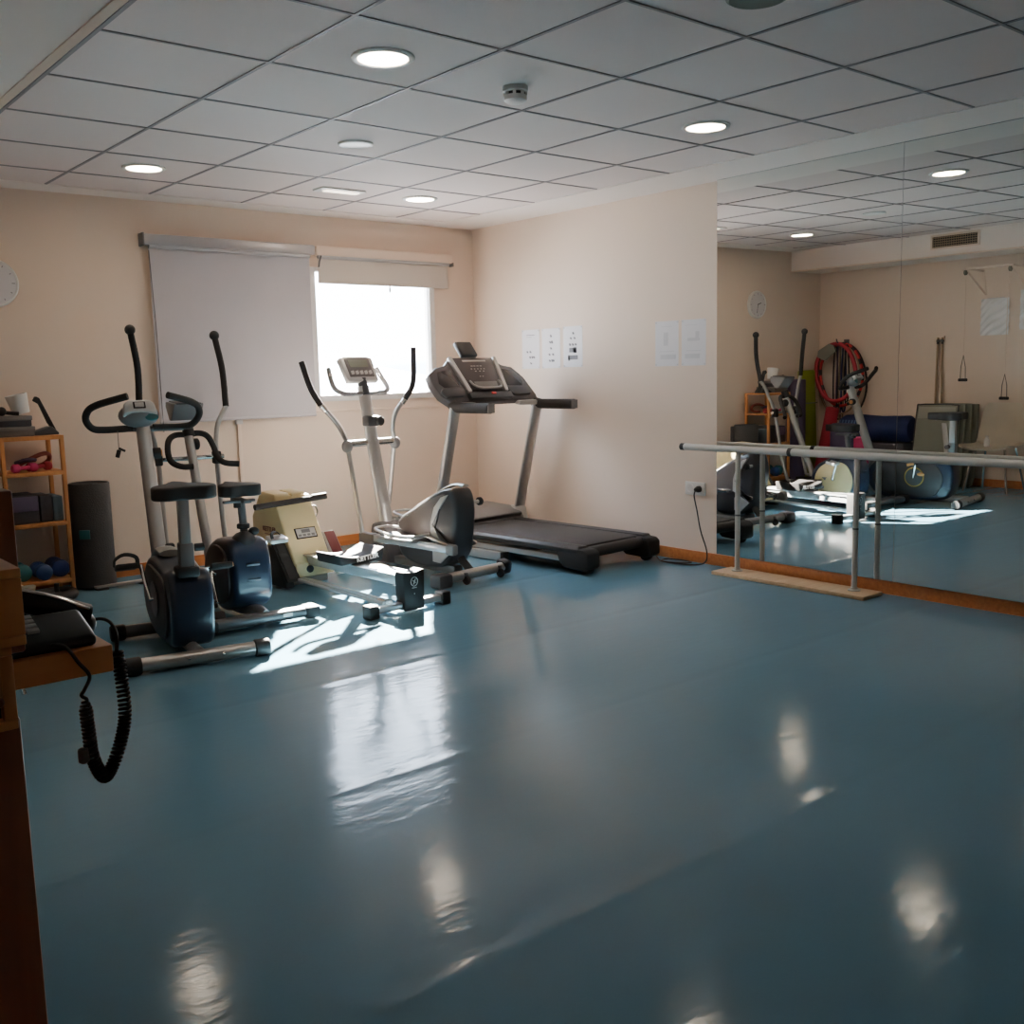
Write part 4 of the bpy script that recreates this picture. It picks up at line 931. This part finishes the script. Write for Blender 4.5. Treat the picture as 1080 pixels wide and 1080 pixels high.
# wall pulley bracket with two hanging handles
t = thing('pulley_frame', 'white triangular wall frame with pulleys high on the left wall, seen in the mirror', 'pulley frame', (LX, 4.62, 2.04))
for y in (.21, -.21):
    MB().tube([(0, y, 0), (.24, y+.05, .02), (.0, y-.03, -.22), (0, y, 0)], .012, 8).build('bracket', M['wall'], t)
    MB().lathe([(.022, -.010), (.026, -.006), (.020, 0), (.026, .006), (.022, .010)], (.23, y+.05, -.015), 'y', 18).build('pulley', M['olive'], t)
MB().tube([(.23, -.19, .015), (.23, .29, .015)], .012, 8).build('cross_bar', M['wall'], t)
for y, zt, zb, lb in ((.25, 1.29, 1.03, 'white pull handle on a thin rope, upper one on the left wall'), (-.15, 1.11, .86, 'white pull handle on a thin rope, lower one on the left wall')):
    t = thing('pull_handle', lb, 'pull handle', (LX+.24, 4.62+y, 0))
    MB().tube([(0, 0, 2.0), (0, 0, zt)], .003, 6).build('rope', M['wall'], t)
    MB().tube([(0, .025, zb+.015), (0, .022, zb+.12), (0, 0, zt-.03), (0, -.022, zb+.12), (0, -.025, zb+.015)], .004, 6).build('stirrup', M['gunmetal'], t)
    MB().tube([(0, -.04, zb), (0, .04, zb)], .014, 10).build('grip', M['rubber'], t)
# laminated sheets
def lam(label, y, z, w, h):
    t_ = thing('laminated_sheet', label, 'poster', (LX, y, z))
    b = MB(); n = 48; V = []
    for j in range(n+1):
        V.append([b.bm.verts.new((.014+.0050*math.sin(j*.60+i*.34+1.2*math.sin(i*.15))+.0025*math.sin(j*.21-i*.13), -w/2+w*i/n, -h/2+h*j/n)) for i in range(n+1)])
    for j in range(n):
        for i in range(n): b._f([V[j][i], V[j][i+1], V[j+1][i+1], V[j+1][i]])
    b.build('sheet', M['laminate'], t_, smooth=80)
    MB().box((.004, 0, h/2), (.006, w*.6, .012)).build('tape', M['faint'], t_)
lam('shiny laminated sheet on the left wall, seen in the mirror under the pulley frame', 4.70, 1.61, .27, .34)
lam('second laminated sheet on the left wall, at the right edge of the mirror', 4.33, 1.66, .27, .36)
# plastic chair
t = thing('plastic_chair', 'cream plastic shell chair on chrome legs by the left wall, seen in the mirror', 'chair', (.80, 4.46, 0), R(0))
def shell():
    b = MB(); n = 12; V = []
    prof_ = [(.24, .405), (.235, .43), (.12, .425), (-.02, .42), (-.10, .44), (-.145, .52), (-.165, .63), (-.18, .76), (-.19, .82)]
    P_ = catmull([(x, 0, z) for x, z in prof_], 3)
    for k, p in enumerate(P_):
        f = k/(len(P_)-1); wd = .22 if f < .55 else .22-.07*((f-.55)/.45)**2
        row = []
        for i in range(n+1):
            u = -1+2*i/n
            row.append(b.bm.verts.new((p.x+(.05*u*u if f > .5 else 0), u*wd, p.z+(.03*u**4 if f < .5 else 0))))
        V.append(row)
    for a, c in zip(V, V[1:]):
        for i in range(n): b._f([a[i], a[i+1], c[i+1], c[i]])
    geom = bmesh.ops.solidify(b.bm, geom=b.bm.faces[:], thickness=.008)
    return b
shell().build('shell', M['chair'], t, smooth=60)
for sx in (-1, 1):
    for sy in (-1, 1):
        MB().tube([(sx*.10, sy*.14, .41), (sx*.17, sy*.20, .02)], .011, 10).build('leg', M['chrome'], t)
t = thing('small_bottle', 'small white bottle standing on the cream plastic chair', 'bottle', (.88, 4.50, .432))
MB().lathe([(.024, 0), (.026, .005), (.026, .06), (.012, .08), (.012, .085)], seg=18).build('body', M['white'], t)
MB().lathe([(.014, .084), (.014, .10)], seg=14).build('cap', M['frame'], t)

# ================================================================ entrance cabinet, organiser and telephone (left foreground)
t = thing('entrance_cabinet', 'dark red-brown wooden cabinet at the left edge with an orange side shelf', 'cabinet', (0, 0, 0))
MB().box((-.10, 1.26, .487), (.602, .72, .974)).build('carcass', M['mahogany'], t, bevel=.004)
MB().box((.18, 1.375, .934), (.372, .40, .032)).build('side_shelf', M['beech'], t, bevel=.002)
lab(t.children[-1], 'orange beech shelf carrying the telephone')
def tray(label, x1, z0, z1, y0, y1, wl, knob=None, m_='pine'):
    t_ = thing('desk_tray', label, 'tray', (0, y0, z0))
    H = z1-z0; D = y1-y0; X0 = -.16
    fr = .012
    MB().box(((X0+x1)/2, D/2, .004), (x1-X0, D, .008)).build('bottom', M[m_], t_, bevel=.001)
    MB().box(((X0+x1)/2, D/2, H-.004), (x1-X0, D, .008)).build('top', M[m_], t_, bevel=.001)
    MB().box((x1-wl/2, D/2, H/2), (wl, D, H-.016)).build('side', M[m_], t_, bevel=.001)
    MB().box((X0+.006, D/2, H/2), (.012, D, H-.016)).build('side', M[m_], t_, bevel=.001)
    MB().box(((X0+x1)/2, .014, H/2), (x1-X0-wl*2+.02, .008, H-.017)).build('shade_inset', M['rubber'], t_)  # black sheet standing in for the shade inside the open tray
    if knob: MB().lathe([(.003, .0), (.0045, -.003), (.003, -.006)], (x1-.014, 0, H-.047+.003), 'y', 12).build('knob', M['mahogany'], t_)
    return t_
tray('lower orange wooden desk tray on the dark cabinet at the left edge', .190, .976, 1.045, .86, 1.10, .010, True)
tray('upper orange wooden desk tray stacked on the lower one at the left edge', .199, 1.046, 1.108, .85, 1.10, .021)
t = thing('wooden_panel', 'dark red-brown upright panel standing behind the stacked desk trays', 'panel', (0, 1.13, .974))
MB().box((-.02, 0, .085), (.56, .03, .17)).build('board', M['mahogany'], t, bevel=.003)

t = thing('telephone', 'black desk telephone with silver-edged handset on the orange side shelf', 'telephone', (.0, 0, .95))
MB().prism([(1.182, .0), (1.182, .012), (1.20, .020), (1.245, .034), (1.262, .022), (1.285, .022), (1.30, .036), (1.335, .036), (1.34, 0)], 'x', .205, .352).build('base', M['black'], t, bevel=.006, segs=3)
km = frame_mtx((.262, 1.2, .0205), (1, 0, 0), (0, .045, .014))
for r_ in range(4):
    for c in range(4): MB().box((-.03+.019*c, .004+.0105*r_, .003), (.013, .0075, .004)).xform(km).build('key', M['lightplastic'], t, bevel=.001)
hs = catmull([(.185, 1.272, .052), (.22, 1.272, .060), (.27, 1.272, .055), (.325, 1.272, .036), (.366, 1.272, .014)], 6)
h = MB().tube(hs, [.014+.004*abs(2*k/(len(hs)-1)-1)**2 for k in range(len(hs))], 14).build('handset', M['black'], t)
MB().ball((.360, 1.272, .008), .020, (.9, 1.1, .8)).build('mouthpiece', M['black'], h)
MB().ball((.205, 1.272, .044), .020, (1, 1.1, .9)).build('earpiece', M['black'], h)
MB().tube([p+Vector((.002, -.011, .0125)) for p in hs], .0026, 8).build('silver_trim', M['chrome'], h)
# coiled cord
TEL = t
path = catmull([(.327, 1.162, .895), (.328, 1.162, .86), (.331, 1.163, .825), (.341, 1.167, .800), (.352, 1.173, .802), (.367, 1.178, .83), (.377, 1.185, .86), (.378, 1.19, .90), (.378, 1.20, .935)], 40)
hel = []; Tn = len(path); turns = 62
for k in range(Tn*3):
    f = k/(Tn*3-1)*(Tn-1); i = min(int(f), Tn-2); p = path[i].lerp(path[i+1], f-i); tg_ = (path[i+1]-path[i]).normalized()
    u = tg_.cross(Vector((0, 1, 0))).normalized(); w = tg_.cross(u)
    a = 2*PI*turns*k/(Tn*3-1); r_ = .0062*min(1, .35+k/60)
    hel.append(p+(u*math.cos(a)+w*math.sin(a))*r_)
coil = under(MB().tube(hel, .0019, 5).build('coiled_cord', M['rubber'], smooth=80), TEL)
MB().tube(catmull([(.30, 1.176, .962), (.314, 1.172, .957), (.325, 1.168, .938), (.334, 1.162, .922), (.327, 1.160, .908), (.323, 1.160, .902), (.329, 1.162, .896)], 6), .0021, 8).build('lead', M['rubber'], coil)
MB().tube(catmull([(.378, 1.20, .935), (.384, 1.215, .950), (.386, 1.24, .960), (.382, 1.262, .962), (.372, 1.272, .960)], 5), .0021, 8).build('lead', M['rubber'], coil)
tg_ = MB().lathe([(.0035, 0), (.006, .002), (.006, .016), (.0035, .018)], (.320, 1.160, .823), 'z', 14).build('tag', M['greyplastic'], coil)

# ================================================================ groups of repeats
GROUPS = {'notice_sheet': 'sheets taped to the mirror wall', 'storage_box': 'boxes on the pine rack', 'hand_weight': 'hand weights on the second rack shelf', 'vinyl_dumbbell': 'round weights on the bottom rack shelf', 'hula_hoop': 'hoops hanging on the left wall', 'exercise_band': 'bands hanging inside the hoops', 'exercise_board': 'folding boards leaning on the left wall', 'gym_stick': 'gym sticks on the left wall', 'pull_handle': 'pull handles hanging from the pulley frame', 'wall_mirror': 'mirror panels on the right wall', 'desk_tray': 'desk trays on the entrance cabinet', 'laminated_sheet': 'laminated sheets on the left wall', 'roller_blind': 'roller blinds on the window wall'}
for o in list(scene.objects):
    k_ = o.name.split('.')[0]
    if o.parent is None and k_ in GROUPS: o['group'] = GROUPS[k_]

# ================================================================ light
sun = bpy.data.lights.new('sun', 'SUN'); sun.energy = 95.0; sun.angle = R(.6); sun.color = (1.0, .91, .80)
so = bpy.data.objects.new('sun', sun); COL.objects.link(so)
so.rotation_euler = Vector((-.94, -1.33, -1.0)).to_track_quat('-Z', 'Y').to_euler(); so.location = (8, 14, 9)
w = bpy.data.worlds.new('sky'); scene.world = w; w.use_nodes = True
N = w.node_tree.nodes; L = w.node_tree.links
bg = N['Background']
tc = N.new('ShaderNodeTexCoord'); sp = N.new('ShaderNodeSeparateXYZ'); L.new(tc.outputs['Generated'], sp.inputs[0])
cr = N.new('ShaderNodeValToRGB'); cr.color_ramp.elements[0].position = .45; cr.color_ramp.elements[0].color = (.75, .78, .80, 1)
cr.color_ramp.elements[1].position = .75; cr.color_ramp.elements[1].color = (.62, .78, 1.0, 1)
mr = N.new('ShaderNodeMapRange'); mr.inputs['From Min'].default_value = -1; L.new(sp.outputs['Z'], mr.inputs['Value'])
L.new(mr.outputs['Result'], cr.inputs['Fac']); L.new(cr.outputs['Color'], bg.inputs['Color'])
bg.inputs['Strength'].default_value = 8.0

# ================================================================ camera
cam = bpy.data.cameras.new('camera'); cam.sensor_width = 36; cam.lens = 36*1065.2/1080; cam.clip_start = .02
co = bpy.data.objects.new('camera', cam); COL.objects.link(co)
yaw, pitch, roll = R(39.545), R(-7.88), R(-1.25)
f = Vector((math.sin(yaw)*math.cos(pitch), math.cos(yaw)*math.cos(pitch), math.sin(pitch)))
r0 = Vector((math.cos(yaw), -math.sin(yaw), 0)); u0 = r0.cross(f)
r_ = r0*math.cos(roll)+u0*math.sin(roll); u_ = -r0*math.sin(roll)+u0*math.cos(roll)
m = Matrix((r_, u_, -f)).transposed().to_4x4(); m.translation = Vector((0, 0, HC))
co.matrix_world = m
scene.camera = co
scene.view_settings.view_transform = 'AgX'
scene.view_settings.look = 'None'
scene.view_settings.exposure = 1.95
scene.cycles.max_bounces = 12; scene.cycles.diffuse_bounces = 8; scene.cycles.glossy_bounces = 6
scene.cycles.sample_clamp_indirect = 6.0
scene.cycles.caustics_reflective = True
scene.cycles.blur_glossy = 0.5
